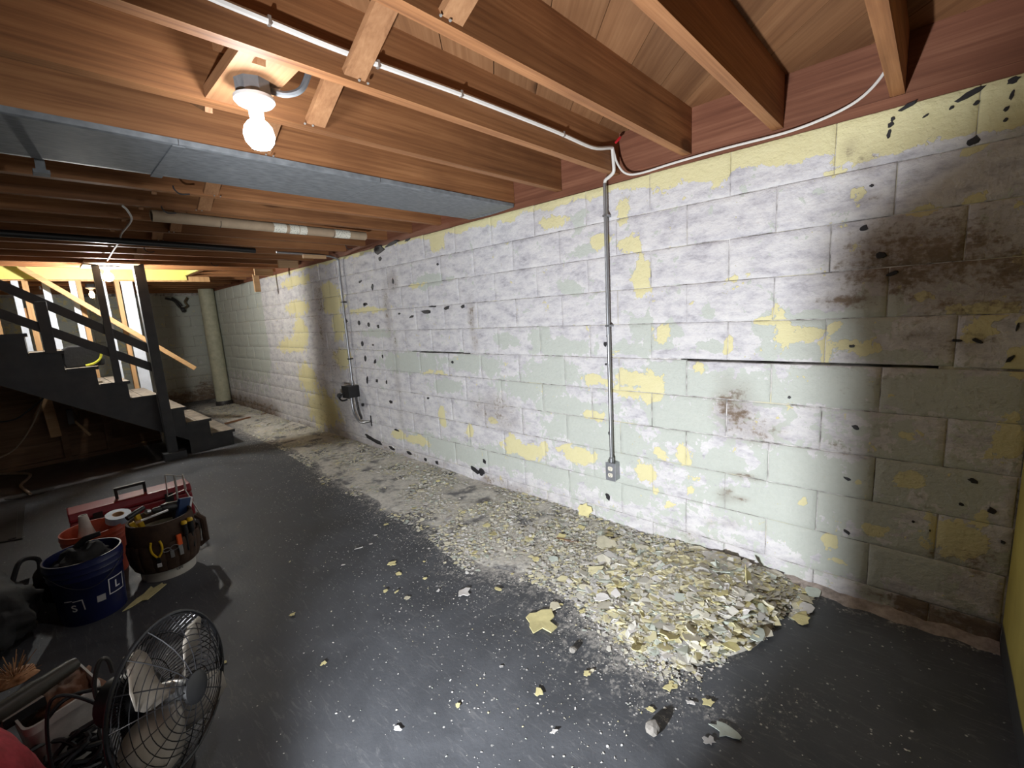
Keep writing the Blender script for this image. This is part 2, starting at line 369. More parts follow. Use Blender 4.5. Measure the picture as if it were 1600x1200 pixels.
DRK = ell([(1420,385,90,28,.75),(1400,420,90,34,.8),(1360,378,30,20,.5),(1330,470,50,10,.8),(1500,390,70,40,.55),(1560,420,60,60,.5),(1480,470,60,30,.6),(1440,525,40,10,.7),(1500,540,50,20,.5),(1440,640,190,260,.22),(1450,405,140,62,.85),(1560,430,80,60,.7),(1150,640,30,36,.7),(1180,670,40,22,.45),(1140,600,22,14,.3),(1330,700,70,26,.3),(1420,450,120,60,.25),(1360,250,18,18,.45),(1330,228,14,14,.4),(1360,312,18,9,.5),(1470,255,40,8,.25),  # brown stains, and broad ellipses painting in the tint of the corner's shade
 (768,640,32,22,.42),(790,660,26,12,.35),(500,470,7,30,.55),(505,520,9,34,.5),(515,560,20,30,.4),(500,600,12,30,.35),(500,642,18,26,.3),(545,630,18,20,.2),(605,485,5,40,.45),(612,440,8,14,.5),(617,540,4,26,.3),(622,600,4,30,.3),(626,650,4,24,.25),(737,500,5,30,.5),(741,535,4,14,.4),(700,480,10,6,.2),(650,650,16,10,.12),
 (1480,870,40,16,.5),(1540,880,26,50,.5),(1560,940,30,30,.55),(1560,700,30,60,.25),(1500,930,50,20,.3),(1385,930,50,10,.5),(1130,770,10,10,.6),(1150,778,14,4,.6),(1160,745,25,4,.5),(1110,815,6,6,.35),(1140,820,16,6,.3),(1080,842,16,9,.35),(560,320+90,10,6,.2),(850,330,20,10,.2),(1290,690,40,10,.2),(1480,690,40,20,.2)])
def field(lst, y, z, soft=0.35):
    f = np.zeros_like(y)
    for cy, cz, ry, rz, w in lst:
        m = (abs(y-cy) < ry*2.2) & (abs(z-cz) < rz*2.2)
        if m.any():
            d = np.sqrt(((y[m]-cy)/max(ry, .012))**2+((z[m]-cz)/max(rz, .012))**2)
            f[m] = np.maximum(f[m], w*np.clip(1.0-(d-0.42)/1.2, 0, 1))
    return f
def wall_fields(y, z):
    y0_, z0_ = y, z
    y = y+0.07*(fnoise(y0_*9+3, z0_*9)-0.5); z = z+0.06*(fnoise(y0_*9+40, z0_*9+7)-0.5)
    yl = field(YEL, y, z)*1.05
    top = np.interp(y, [-.3, 0.0, .3, .36, .55, .75, .8, 1.0, 1.2, 1.4, 2.0, 3.0, 4.5, 11], [.17, .15, .12, .10, .09, .085, .12, .09, .06, .035, .035, .03, .02, .01])
    yl = np.maximum(yl, 1.0*sstep(top+0.03, top-0.015, WT-z)*sstep(7.6, 6.5, y))
    yl += 0.06
    gr = field(GRN, y, z)*1.0
    gr = np.maximum(gr, 0.30*sstep(1.15, 1.0, z)*sstep(2.6, 1.6, y))
    gr = np.maximum(gr, 0.9*sstep(7.35, 7.45, y)*sstep(0.5, 1.1, z)+0.42*sstep(7.3, 7.8, y)*sstep(0.2, 0.6, z))
    gr += 0.12
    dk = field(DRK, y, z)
    foot = sstep(0.17, 0.02, z)
    dk = np.maximum(dk, 0.5*foot*(fnoise(y*3, z*3+9) > 0.42)*np.where(y > 2.2, 1.2, 0.5)*fnoise(y*7, z*7)*1.4)
    dk = np.maximum(dk, 0.9*sstep(0.38, 0.05, z)*sstep(7.0, 7.7, y))
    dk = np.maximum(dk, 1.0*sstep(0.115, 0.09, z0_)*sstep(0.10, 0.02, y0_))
    # mottled dark tone, stronger towards the foot of the corner by the return wall
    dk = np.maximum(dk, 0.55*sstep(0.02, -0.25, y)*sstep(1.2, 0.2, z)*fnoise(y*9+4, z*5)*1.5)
    return np.clip(yl, 0, 1.3), np.clip(gr, 0, 1.3), np.clip(dk, 0, 1)

def block_mesh(name, w, h, dep, nu, nv, org, ax, fields, amp=0.0022, seed=0):
    """block with its front face towards the room. ax='x': front faces -X at org x, spans +Y ; ax='y': front faces -Y, spans +X"""
    e = min(0.0035/w, 0.2); ev = min(0.0035/h, 0.2); nu += 2; nv += 2
    u = np.concatenate([[0], np.linspace(e, 1-e, nu-1), [1]]); v = np.concatenate([[0], np.linspace(ev, 1-ev, nv-1), [1]])
    U, V = np.meshgrid(u, v, indexing='ij')
    P = U*w; Q = V*h
    D = amp*(fnoise((P+org[0]*3+seed)*22, (Q+org[1]*5)*22)-0.5)*2
    rim = np.minimum(np.minimum(U, 1-U)*w, np.minimum(V, 1-V)*h) < 1e-6
    D = np.where(rim, 0.0026, D)
    n = (nu+1)*(nv+1)
    if ax == 'x': vs = np.stack([D, P, Q], -1).reshape(-1, 3)
    else: vs = np.stack([P, D, Q], -1).reshape(-1, 3)
    fs = [(i*(nv+1)+j, (i+1)*(nv+1)+j, (i+1)*(nv+1)+j+1, i*(nv+1)+j+1) for i in range(nu) for j in range(nv)]
    # back ring
    loop = [i*(nv+1) for i in range(nu+1)]+[nu*(nv+1)+j for j in range(1, nv+1)]+[i*(nv+1)+nv for i in range(nu-1, -1, -1)]+[j for j in range(nv-1, 0, -1)]
    bk = vs[loop].copy(); bk[:, 0 if ax == 'x' else 1] = dep
    allv = np.concatenate([vs, bk]); L = len(loop)
    fs += [(loop[k], n+k, n+(k+1) % L, loop[(k+1) % L]) for k in range(L)]
    if ax == 'x': fs = [tuple(reversed(f)) for f in fs]
    me = bpy.data.meshes.new(name); me.from_pydata(allv.tolist(), [], fs); me.update()
    aa = allv[:, 1] if ax == 'x' else allv[:, 0]
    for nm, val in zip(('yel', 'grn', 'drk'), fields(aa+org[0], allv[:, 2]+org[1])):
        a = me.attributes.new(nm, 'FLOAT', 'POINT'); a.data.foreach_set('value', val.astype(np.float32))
    me.polygons.foreach_set('use_smooth', [True]*len(me.polygons)); me.materials.append(WALLM)
    return me

GAPS = [(-0.02, 1.02), (2.78, 3.62)]         # stretches of the open bed joint at mid height
ZG = 5.5*COURSE+0.0004
def wall_right():
    mb = MB(); x0 = 0.0042
    slot = 0.0075
    mb.box((x0, YN, 0), (0.22, YF+0.2, ZG-slot)); mb.box((x0, YN, ZG+slot), (0.22, YF+0.2, WT-0.003)); mb.box((0.06, YN, ZG-slot), (0.22, YF+0.2, ZG+slot))
    ys = YN
    for a, b in GAPS+[(YF+0.2, 0)]:
        mb.box((x0+0.0005, ys, ZG-slot), (0.1, a, ZG+slot)); ys = b
    w = struct(mb.build('wall_right', MORTAR))
    blocks = []
    for r in range(11):
        z0 = 0.0 if r == 0 else 0.1016+(r-1)*COURSE; z1 = 0.1016+r*COURSE
        ph = 0.357 if r % 2 == 0 else 0.152
        k0 = int(math.floor((-0.272-ph)/PITCH))
        y = ph+k0*PITCH
        while y < YF:
            blocks.append((max(y, -0.272), min(y+PITCH, YF), z0, z1, r)); y += PITCH
    blocks = [b for b in blocks if b[1]-b[0] > 0.03]
    blocks.sort(key=lambda b: -(b[1]-b[0])/(1+b[0]*b[0]*0.3))
    rest = []
    for i, (y0, y1, z0, z1, r) in enumerate(blocks):
        g = random.uniform(0.0008, 0.0030); gb, gt = g, g
        mid = (y0+y1)/2
        for a, b in GAPS:
            if a-0.05 < mid < b+0.05:
                if r == 5: gt = 0.0075
                if r == 6: gb = 0.006
        if r == 0: gb = 0.0
        near = mid < 5.8
        w_, h_ = y1-y0-2*g, z1-z0-gb-gt
        if i < 300: off = random.uniform(-0.0022, 0.0018); nm = 'concrete_block'
        else: off = 0; nm = 'concrete_block'
        nu = max(2, int(round((16 if near else 7)*w_/PITCH))); nv = max(2, int(round((8 if near else 4)*h_/COURSE)))
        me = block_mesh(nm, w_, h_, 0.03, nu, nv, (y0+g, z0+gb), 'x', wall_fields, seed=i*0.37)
        o = inst(nm, me, w, (off, y0+g, z0+gb))
        if i >= 300: o.name = 'block_rest'; rest.append(o)
    if rest:
        bm = bmesh.new(); 
        base = rest[0]
        vs = []; fs = []; at3 = {k: [] for k in ('yel', 'grn', 'drk')}
        for o in rest:
            n = len(vs); vs += [tuple(Vector(v.co)+o.location) for v in o.data.vertices]; fs += [tuple(i+n for i in p.vertices) for p in o.data.polygons]
            for k in at3: at3[k] += [d.value for d in o.data.attributes[k].data]
        me = bpy.data.meshes.new('remaining_blocks'); me.from_pydata(vs, [], fs); me.materials.append(WALLM)
        for k in at3: a = me.attributes.new(k, 'FLOAT', 'POINT'); a.data.foreach_set('value', at3[k])
        me.polygons.foreach_set('use_smooth', [True]*len(me.polygons))
        for o in rest: bpy.data.objects.remove(o)
        q = inst('remaining_blocks', me, w); q['kind'] = 'stuff'; bm.free()
    return w
WALL = wall_right()

# black adhesive dabs left on the wall
def dab(px, py, rx, ry, ang=0.0, i=[0]):
    y, z = WL(px, py); sc = abs(WL(px-5, py)[0]-WL(px+5, py)[0])/10; sz = abs(WL(px, py-5)[1]-WL(px, py+5)[1])/10
    n = 11; rr = random.Random(int(px*7+py)); poly = []
    for k in range(n):
        a = 2*PI*k/n; q = rr.uniform(0.68, 1.15)
        u, v = rx*q*math.cos(a), ry*q*math.sin(a)
        u, v = u*math.cos(ang)-v*math.sin(ang), u*math.sin(ang)+v*math.cos(ang)
        poly.append((y-u*sc, z-v*sz))
    mb = MB(); m = len(poly)
    vs = [(0.0, a, b) for a, b in poly]+[(-0.0055, y+(a-y)*0.8, z+(b-z)*0.8) for a, b in poly]
    mb.add(vs, [tuple(range(m, 2*m))]+[(k, (k+1) % m, m+(k+1) % m, m+k) for k in range(m)])
    mb.build('adhesive_dab', tar, WALL)
tar = plain('black_adhesive', (0.02, 0.019, 0.022), 0.6, var=0.3, scale=60)
for q in [(1522,220,13,7,-.3),(1376,399,10,6,-.2),(1395,427,11,3,-.3),(1350,356,8,5,0),(1405,530,0.1,0.1),(1495,532,9,3,0),(1527,532,10,4,.4),(1578,561,9,4,-.6),(1590,510,3,9,.2),(1362,290,4,3,0),(1392,195,7,5,-.9),(1395,186,4,4,-.8),(1389,209,4,8,.2),(1487,168,5,3,-.3),(1526,161,6,4,-.3),(1581,149,4,8,.3),(1573,170,6,4,-.4),(1572,187,5,4,-.2),(1447,181,6,2,-.4),(1420,165,16,4,-.25),(1515,147,30,5,-.28),(1583,126,12,6,-.2),(1337,668,7,4,.1),(1331,541,6,3,0),(1205,502+120,0.1,.1),(1233,621,3,2.5,0),(1324,748,7,3,.3),(1323,831,6,3,.5),(1521,751,11,5,.2),(1502,788,5,3,.2),(1550,798,9,6,.3),(1427,815,3,2,0),(1453,829,2,2,0),(1567,847,5,3,0),(950,776,4,6,-.4),(949,525,2,2,0),(946,538,3,4,0),(947,569,2,2,0),(953,677,3,3,0),
 (592,391,10,8,.1),(612,381,14,3,-.25),(637,375,5,2,-.2),(594,404,3,4,0),(614,439,1.5,5,0),(582,448,2,6,.1),(563,440,3,2,-.4),(571,475,4,3,0),(570,476,3,3,0),(640,492,0.1,.1),(665,487,8,3,.1),(676,479,7,1.5,0),(698,481,5,3,-.5),(723,479,3,4,.5),(643,495,4,2,-.4),(624,490,2,2,0),(684,413,2,2,0),(561,505,2,4,0),(576,507,2,4,0),(591,510,2,3,0),(566,537,2,4,0),(583,539,1.5,1.5,0),(571,560,2,5,.1),(586,565,2,4,.3),(598,557,1,3,0),(574,594,1.5,6,.1),(589,595,2,3,0),(604,597,1,4,.2),(611,628,3,3,0),(669,622,2,2,0),(707,566,2,2,0),(560,640,2,5,0),(540,502,3,5,.3),(757,721,3,4,0),(620,672,5,1.5,.1),(743,735,10,4,.35),(752,738,5,6,.2),(640,708,5,3,.3),(665,718,3,3,0),(683,723,3,3,.3),(612,700,6,3,.4),(585,688,18,4,.3)]:
    if q[2] > 0.5: dab(*q)

# ---- back wall (far end), return wall at the right, left and rear walls
def far_fields(x, z):
    gr = np.full_like(x, 0.95); yl = np.full_like(x, 0.10)+0.25*(x < -1.2)
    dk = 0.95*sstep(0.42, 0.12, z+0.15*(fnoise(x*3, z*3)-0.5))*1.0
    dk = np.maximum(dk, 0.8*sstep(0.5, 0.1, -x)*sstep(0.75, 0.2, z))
    return yl, gr, dk
bw = MB().box((XL, YF+0.0085, 0), (0.2, YF+0.2, 2.6)); WB = struct(bw.build('wall_back', MORTAR))
for r in range(11):
    z0 = 0.0 if r == 0 else 0.1016+(r-1)*COURSE; z1 = 0.1016+r*COURSE
    x = 0.0-(0.0 if r % 2 else PITCH/2)
    first = True
    while x > -3.6:
        xa = x-PITCH
        if first and r % 2 == 0:
            me = block_mesh('concrete_block', PITCH/2-0.004, z1-z0-0.005, 0.03, 4, 4, (-PITCH/2+.002, z0+.002), 'y', far_fields); inst('concrete_block', me, WB, (-PITCH/2+.002, YF, z0+.002))
        first = False
        me = block_mesh('concrete_block', PITCH-0.005, z1-z0-0.005, 0.03, 8, 4, (xa+.002, z0+.002), 'y', far_fields)
        inst('concrete_block', me, WB, (xa+.002, YF+random.uniform(-.002, .002), z0+.002)); x = xa
def yellow_wall_mat():
    t = NT('mustard_wall_paint'); p = t.pos(); n = t.noise(p, 4, 5, 0.6); n2 = t.noise(p, 50, 3, 0.6)
    c = t.ramp(n, [(0.3, (0.34, 0.27, 0.055)), (0.7, (0.46, 0.38, 0.09))]); t.bump(n2, 0.3, 0.004)
    sep = t.node('ShaderNodeSeparateXYZ'); t.link(p, sep.inputs[0])
    foot = t.step(t.math('ADD', sep.outputs[2], t.math('MULTIPLY', n, 0.03)), 0.135, 0.115)
    c = t.mix(foot, c, (0.03, 0.031, 0.034))
    return t.done(c, 0.7)
MW = yellow_wall_mat()
struct(MB().box((-1.05, -0.40, 0), (0.0, -0.272, 2.39)).build('wall_front', MW))
dim_wall = plain('rear_wall_block', (0.30, 0.29, 0.26), 0.85, var=0.2, scale=4)
struct(MB().box((XL-.15, YN-.15, 0), (XL, YF+.2, 2.6)).build('wall_left', dim_wall))
struct(MB().box((XL, YN-.15, 0), (0.2, YN, 2.6)).build('wall_rear', dim_wall))
# crumbling mortar fillet at the wall foot near the corner
def ledge():
    mb = MB(); ys = np.linspace(-0.27, 0.62, 30); vs = []; fs = []
    for i, y in enumerate(ys):
        w = 0.03+0.05*fnoise(np.array([y*14]), np.array([2.]))[0]; h = 0.012+0.03*fnoise(np.array([y*16]), np.array([7.]))[0]
        w *= min(1, (0.66-y)/0.2)
        vs += [(0.003, y, h), (-w*0.45, y, h*0.75), (-w, y, 0.0)]
        if i: fs += [(3*i-3, 3*i, 3*i+1, 3*i-2), (3*i-2, 3*i+1, 3*i+2, 3*i-1)]
    mb.add(vs, fs); mb.build('mortar_fillet', plain('pinkish_mortar', (0.34, 0.29, 0.26), 0.9, var=0.35, scale=30, bump=0.6), WALL, smooth=True)
ledge()
# ------------------------------------------------------------------ ceiling: subfloor, joists, rim, bridging
CEIL = struct(MB().box((XL, YN, JT+0.022), (0.2, 6.752, JT+0.05)).box((XL, 7.525, JT+0.022), (0.2, YF+.2, JT+0.05)).box((-0.87, 6.752, JT+0.022), (0.2, 7.525, JT+0.05)).build('ceiling', plain('subfloor_paper', (0.05, 0.035, 0.025), 0.9)))
def clip_poly(poly, x0, x1, y0, y1):
    def cl(p, ax, v, keep):
        out = []
        for i in range(len(p)):
            a, b = p[i], p[(i+1) % len(p)]; ia, ib = keep(a[ax], v), keep(b[ax], v)
            if ia: out.append(a)
            if ia != ib:
                t = (v-a[ax])/(b[ax]-a[ax]); out.append((a[0]+t*(b[0]-a[0]), a[1]+t*(b[1]-a[1])))
        return out
    ge = lambda a, v: a >= v-1e-9; le = lambda a, v: a <= v+1e-9
    for ax, v, k in ((0, x0, ge), (0, x1, le), (1, y0, ge), (1, y1, le)):
        if len(poly) >= 3: poly = cl(poly, ax, v, k)
    return poly
# diagonal subfloor boards (run at 45 degrees), each board an object of its own
BW = 0.186
def subfloor():
    d = Vector((0.707, 0.707)); n = Vector((0.707, -0.707))
    k = -40
    for k in range(-70, 16):
        c0, c1 = k*BW+0.0015, (k+1)*BW-0.0015
        p = [n*c0-d*20, n*c1-d*20, n*c1+d*20, n*c0+d*20]
        for rg in ((XL, 0.0, YN, 6.752), (-0.87, 0.0, 6.752, 7.525), (XL, 0.0, 7.525, YF)):
            q = clip_poly([tuple(v) for v in p], *rg)
            if len(q) < 3: continue
            # only boards over the part of the cellar that can be seen are built singly
            mb = MB(); mb.prism(q, 0.02, Matrix.Translation((0, 0, JT)))
            # local frame along the board so the grain follows it
            me = mb.mesh('subfloor_board'); me.materials.append(plank_wood)
            R = Matrix.Rotation(-math.radians(45), 4, 'Z'); me.transform(R)
            o = inst('subfloor_board', me, CEIL); o.rotation_euler = (0, 0, math.radians(45))
subfloor()
JW = 0.045
jm = MB().box((XL, 0, 0), (0, JW, JT-JB)).mesh('joist'); jm.materials.append(joist_wood)
jsh = MB().box((-0.83, 0, 0), (0, JW, JT-JB)).mesh('joist'); jsh.materials.append(joist_wood)
JY = []
k = -7
while 0.555+0.41*k < YF-0.06:
    y = 0.555+0.41*k; JY.append(y)
    cut = 6.9 < y < 7.4
    inst('joist', jsh if cut else jm, CEIL, (0.0 if not cut else 0.0, y, JB)); k += 1
MB().box((-0.875, 6.752, JB), (-0.83, 7.525, JT)).build('stair_header', joist_wood, CEIL)
# rim board pieces between the joist ends and the sill on the wall
for a, b in zip(JY[:-1], JY[1:]):
    if b < -0.4: continue
    inst('rim_board', MB().box((0.0, a+JW+.001, JB), (0.04, b-.001, JT)).mesh('rim_board'), CEIL).data.materials.append(rim_wood)
MB().box((0.004, YN, WT), (0.12, YF, JB)).build('sill_plate', rim_wood, CEIL)
# cross bridging: one strut from the foot of the far joist to the head of the near one, one crossing it
for i in range(len(JY)-1):
    y0, y1 = JY[i]+JW, JY[i+1]
    if y0 < -1.6 or (6.7 < y0 < 7.3) or y0 > 8.6: continue
    o = MB().beam((-1.60+0.03*math.sin(i*3), y1-0.004, JB+0.016), (-1.60+0.03*math.sin(i*3), y0+0.004, JT-0.02), 0.07, 0.022).build('bridging_strut', brace_wood, CEIL)
    o = MB().beam((-1.90+0.03*math.sin(i*5), y0+0.004, JB+0.016), (-1.90+0.03*math.sin(i*5), y1-0.004, JT-0.02), 0.022, 0.06).build('bridging_strut', brace_wood, CEIL)
    if 0.4 < y0 < 4.5:
        m = MB()
        for dx in (-.015, .015): m.lathe([(0.004, 0), (0.004, 0.003)], 8, (-1.60+dx, y1-0.012, JB+0.004), (0, -0.6, -1))
        m.build('nail_heads', nail_mat, CEIL)
# light wood scraps fixed to the joists near the wall
def scrap(pts, y, dep, nm='wood_cleat'):
    q = [at(px, py, 1, y) for px, py in pts]; xs = [p[0] for p in q]; zs = [p[2] for p in q]
    MB().box((min(xs), y-dep, min(zs)), (max(xs), y, max(zs))).build(nm, scrap_wood, CEIL)
scrap([(472,398), (508,405)], 4.655, 0.03); scrap([(433,407), (465,419)], 5.475, 0.03); scrap([(396,420), (426,431)], 6.29, 0.03)
scrap([(394,429), (407,456)], 6.68, 0.03, 'hanging_cleat')
MB().box((-1.98, 6.10, JB-0.02), (-1.55, 6.62, JB)).build('fixture_board', scrap_wood, CEIL)
# bent nails / hooks under the joists
for (px, py) in [(252,322),(270,290),(330,410),(600,386),(540,383),(225,387)]:
    p = FL(px, py, JB)
    MB().tube(smooth_path([(p[0], p[1], JB), (p[0]+.005, p[1], JB-0.02), (p[0]+.03, p[1]+.01, JB-0.035), (p[0]+.07, p[1]+.01, JB-0.03)], 4), 0.004, 6).build('bent_hook', dark_steel, CEIL)

# stairwell lining above the stairs
struct(MB().box((XL, 7.50, 2.118), (-0.875, 7.524, 3.4)).box((-0.90, 6.754, JB), (-0.876, 7.50, 3.4)).box((XL, 6.754, JT), (-0.90, 6.77, 3.4)).build('trim_1', yellow_panel))
struct(MB().box((XL, 6.752, 3.4), (-0.87, 7.53, 3.45)).build('trim_2', dim_wall))
MB().box((XL, 7.53, 2.10), (-0.6, 7.57, 2.17)).build('stud_plate', stud_wood, CEIL)

# ------------------------------------------------------------------ sheet metal return duct under the joists
dt = thing('return_duct', 'grey galvanised sheet metal duct pan running under the joists to the block wall', 'duct', (0, 2.19, 2.15))
DW = 0.50
segs = [(-4.6, -1.93), (-1.93, -1.05), (-1.05, -0.40), (-0.40, -0.012)]
for a, b in segs:
    mb = MB(); prof = [(0, 0.022), (0.003, 0.004), (0.012, 0.0), (DW-0.05, 0.0), (DW-0.02, 0.004), (DW-0.004, 0.018), (DW, 0.023)]
    vs = [(x, y, z) for x in (a, b-0.002) for y, z in prof]+[(x, y, z+0.0015) for x in (a, b-0.002) for y, z in prof]; m = len(prof)
    fs = []
    for off in (0, 2*m):
        for i in range(m-1): fs.append((off+i, off+i+1, off+m+i+1, off+m+i))
    for i in range(m-1):
        fs.append((i, i+1, 2*m+i+1, 2*m+i)); fs.append((m+i, m+i+1, 3*m+i+1, 3*m+i))
    fs += [(0, m, 3*m, 2*m), (m-1, 2*m-1, 4*m-1, 3*m-1)]
    mb.add(vs, fs).build('sheet_panel', galv, dt)
sm = MB()
for x in (-1.93, -1.05, -0.40): sm.add([], []); sm.box((x-0.018, 0.01, -0.003), (x+0.016, DW-0.03, 0.001))
for i, x in enumerate((-1.93,)): MB().box((x-0.022, 0.006, -0.004), (x+0.022, DW-0.012, 0.002)).build('seam_band', galv, dt, bevel=.002)
fl = MB(); fl.tube(arc((-0.012, 0.01, 0.012), (-0.03, DW*0.5, -0.012), (-0.012, DW-0.02, 0.012), 8), 0.012, 8); fl.build('end_flange', galv, dt, smooth=True)
h = MB().beam((-2.30, DW+.03, 0.11), (-2.305, DW+.03, -0.03), 0.03, 0.012, (0,1,0)); h.box((-2.33, DW+.0, -0.045), (-2.28, DW+.06, -0.03)); h.build('hanger_strap', galv, dt)

# ------------------------------------------------------------------ white cables
def cable(name, pts, r, mat, label, cat, n=5, closed_group=None):
    pts = [Vector(p) for p in pts]; base = pts[0].copy()
    o = MB().tube([q-base for q in smooth_path(pts, n)], r, 7).build(name, mat, None, smooth=True); o.location = base
    return tag(o, label, cat)
cy = 1.3735
c1 = [at(x, y, 1, cy-0.006) for x, y in [(250,-40),(340,0),(420,33),(500,66),(560,89),(640,118),(720,147),(800,178),(870,206),(925,230)]]+[(-0.13, 1.362, 2.285), (-0.10, 1.360, 2.29)]
main_cable = cable('electrical_cable', c1, 0.0095, white_cable, 'white electrical cable stapled along the joist face to the conduit top', 'cable')
for px, py in [(420,33),(590,101),(720,147),(880,210)]:
    p = at(px, py, 1, cy-0.006)-np.array(c1[0])
    MB().box((p[0]-.004, p[1]-.010, p[2]-.011), (p[0]+.004, p[1]+.006, p[2]+.011)).build('staple', nail_mat, main_cable)
c2 = [(-0.10, 1.358, 2.29), (-0.075, 1.345, 2.21), (-0.05, 1.31, 2.155), (-0.022, 1.24, 2.142), (-0.012, 1.05, 2.150), (-0.012, 0.8, 2.152), (-0.014, 0.55, 2.147), (-0.02, 0.40, 2.16), (-0.025, 0.29, 2.19), (-0.025, 0.22, 2.25), (-0.025, 0.182, 2.33), (-0.025, 0.18, 2.37)]
cable('electrical_cable', c2, 0.006, white_cable, 'thin white cable drooping along the wall top and up beside the last joist', 'cable')
c3 = [FL(x, y, 2.166) for x, y in [(192,322),(200,330),(205,345),(190,365),(186,378),(178,390),(172,400),(168,407)]]
cable('electrical_cable', c3, 0.006, white_cable, 'white cable stapled across joist undersides towards the stair light', 'cable')

# cardboard tube hung under the joists
ta, tb = Vector(FL(236, 336.5, 2.14)), Vector(FL(570, 369, 2.145))
tt = thing('cardboard_tube', 'long tan cardboard tube with white labels lying under the joists', 'tube', ta)
d = tb-ta; L = d.length; dn = d.normalized()
MB().lathe([(0.026, 0), (0.034, 0.001), (0.034, L), (0.026, L), (0.026, L-0.05)], 20, (0,0,0), dn, cap=False).build('tube_body', plain('tan_cardboard', (0.36, 0.27, 0.18), 0.8, var=0.1), tt, smooth=True)
def label_mat():
    t = NT('printed_label'); p = t.obj(); w = t.node('ShaderNodeTexNoise'); t.link(t.mapv(p, (260, 30, 160)), w.inputs['Vector']); w.inputs['Scale'].default_value = 1
    c = t.mix(t.step(w.outputs['Fac'], 0.60, 0.64), (0.72, 0.70, 0.60), (0.10, 0.10, 0.10)); return t.done(c, 0.6)
LBL = label_mat()
for px0, px1 in ((428,447),(452,466),(467,478),(521,544)):
    fr = [((x-236)/(570-236)) for x in (px0, px1)]
    s0, s1 = [L*(0.62*f+0.38*f*f) for f in fr]
    MB().lathe([(0.0345, s0), (0.0345, s1)], 20, (0,0,0), dn, cap=False).build('paper_label', LBL, tt, smooth=True)
for s in (0.25*L, 0.8*L):
    p = dn*s; MB().tube([p+Vector((0.0, 0.036*math.cos(a), 0.036*math.sin(a))) for a in [PI*(0.0-k/8) for k in range(9)]], 0.002, 5).build('wire_strap', dark_steel, tt)
# black pipe run
o = MB().tube([FL(-60, 360, 2.14), FL(300, 384, 2.14), FL(398, 391.5, 2.14)], 0.024, 10).build('black_pipe', black_plastic, None, smooth=True); tag(o, 'black plastic pipe hung under the joists above the stairs', 'pipe')

# ------------------------------------------------------------------ conduits, outlet and switch box on the wall
cx = -0.040
t = thing('outlet_conduit', 'thin steel conduit dropping down the wall to the receptacle', 'conduit', (0, 1.45, 0.45))
MB().tube([(cx, 0.0, 0.0), (cx, 0.001, 0.9), (cx, 0.0, 1.685)], 0.0105, 12).build('pipe', emt, t, smooth=True)
MB().lathe([(0.0155, 0), (0.0155, 0.03), (0.012, 0.034)], 12, (cx, 0, 0.0)).build('connector', emt, t, smooth=True)
MB().tube(smooth_path([(cx, 0, 1.67), (cx, -.005, 1.70), (-.055, -.04, 1.709), (-.08, -.083, 1.722), (-.09, -.089, 1.77), (-.1, -.09, 1.84)], 5), 0.0095, 10).build('cable_sheath', white_cable, t, smooth=True)
for z in (0.86, 1.5): MB().box((cx-.012, -.014, z), (0.0, .014, z+.012)).build('pipe_strap', emt, t)
MB().lathe([(0.006, 0), (0.008, 0.03), (0.003, 0.045)], 8, (-.1, -0.11, 1.86), (.4, -.3, .5)).build('wire_nut', plain('red_plastic', (0.55, 0.02, 0.03), 0.4), t, smooth=True)
t = thing('outlet_box', 'grey metal box with two white sockets at the foot of conduit', 'outlet', (0, 1.447, 0.335))
MB().box((-0.058, -0.033, 0), (0.0, 0.033, 0.115)).build('box_body', emt, t, bevel=.004)
MB().box((-0.061, -0.035, -0.002), (-0.058, 0.035, 0.117)).build('cover_plate', plain('grey_cover', (0.33, 0.34, 0.37), 0.4, 0.6), t, bevel=.001)
for z in (0.036, 0.079):
    s = MB().prism([(0.017*math.cos(a), max(-.0135, min(.0135, 0.0175*math.sin(a)))) for a in [2*PI*k/24 for k in range(24)]], 0.003, Matrix(((0,0,-1,-0.061),(-1,0,0,0),(0,1,0,z),(0,0,0,1)))).build('socket', plain('ivory_socket', (0.72, 0.68, 0.58), 0.4, var=.05), t)
    m = MB(); m.box((-.0645, .0045, z+.0), (-.0638, .007, z+.008)); m.box((-.0645, -.007, z+.0), (-.0638, -.0045, z+.008)); m.lathe([(0.0022, 0), (0.0022, .0006)], 8, (-.0639, 0, z-.007), (-1, 0, 0)); m.build('slots', dark_hole, s)
MB().lathe([(0.003, 0), (0.003, .0015)], 8, (-.061, 0, .0575), (-1,0,0)).build('screw', nail_mat, t)
t = thing('switch_conduit', 'long steel conduit pair running down the wall to the black switch box', 'conduit', (0, 4.79, 0.66))
MB().tube(smooth_path([(-0.7, -0.10, 1.475), (-0.25, -0.06, 1.475), (-0.07, -0.02, 1.455), (cx, -0.005, 1.40), (cx, 0, 1.2), (cx, 0.0, 0.6), (cx, 0.0, 0.055)], 5), 0.0115, 10).build('pipe', emt, t, smooth=True)
MB().lathe([(0.016, 0), (0.016, 0.035), (0.012, 0.04)], 10, (cx, 0, 0.05)).build('connector', emt, t, smooth=True)
for z in (0.35, 0.98): MB().box((cx-.014, -.02, z), (0, .02, z+.014)).build('pipe_strap', dark_steel, t)
t = thing('switch_box', 'black metal switch box with pull handle hanging from the long conduit', 'switch', (0, 4.79, 0.585))
MB().box((-0.13, -0.075, 0.0), (0.0, 0.075, 0.13)).build('box_body', black_plastic, t, bevel=.006)
MB().box((-0.134, -0.08, -.004), (-0.128, 0.08, 0.134)).build('cover', black_plastic, t)
MB().tube(smooth_path([(-0.13, 0.05, 0.05), (-0.17, 0.09, 0.01), (-0.16, 0.05, -.03), (-0.12, 0.0, -.02)], 5), 0.010, 8).build('handle', black_plastic, t, smooth=True)
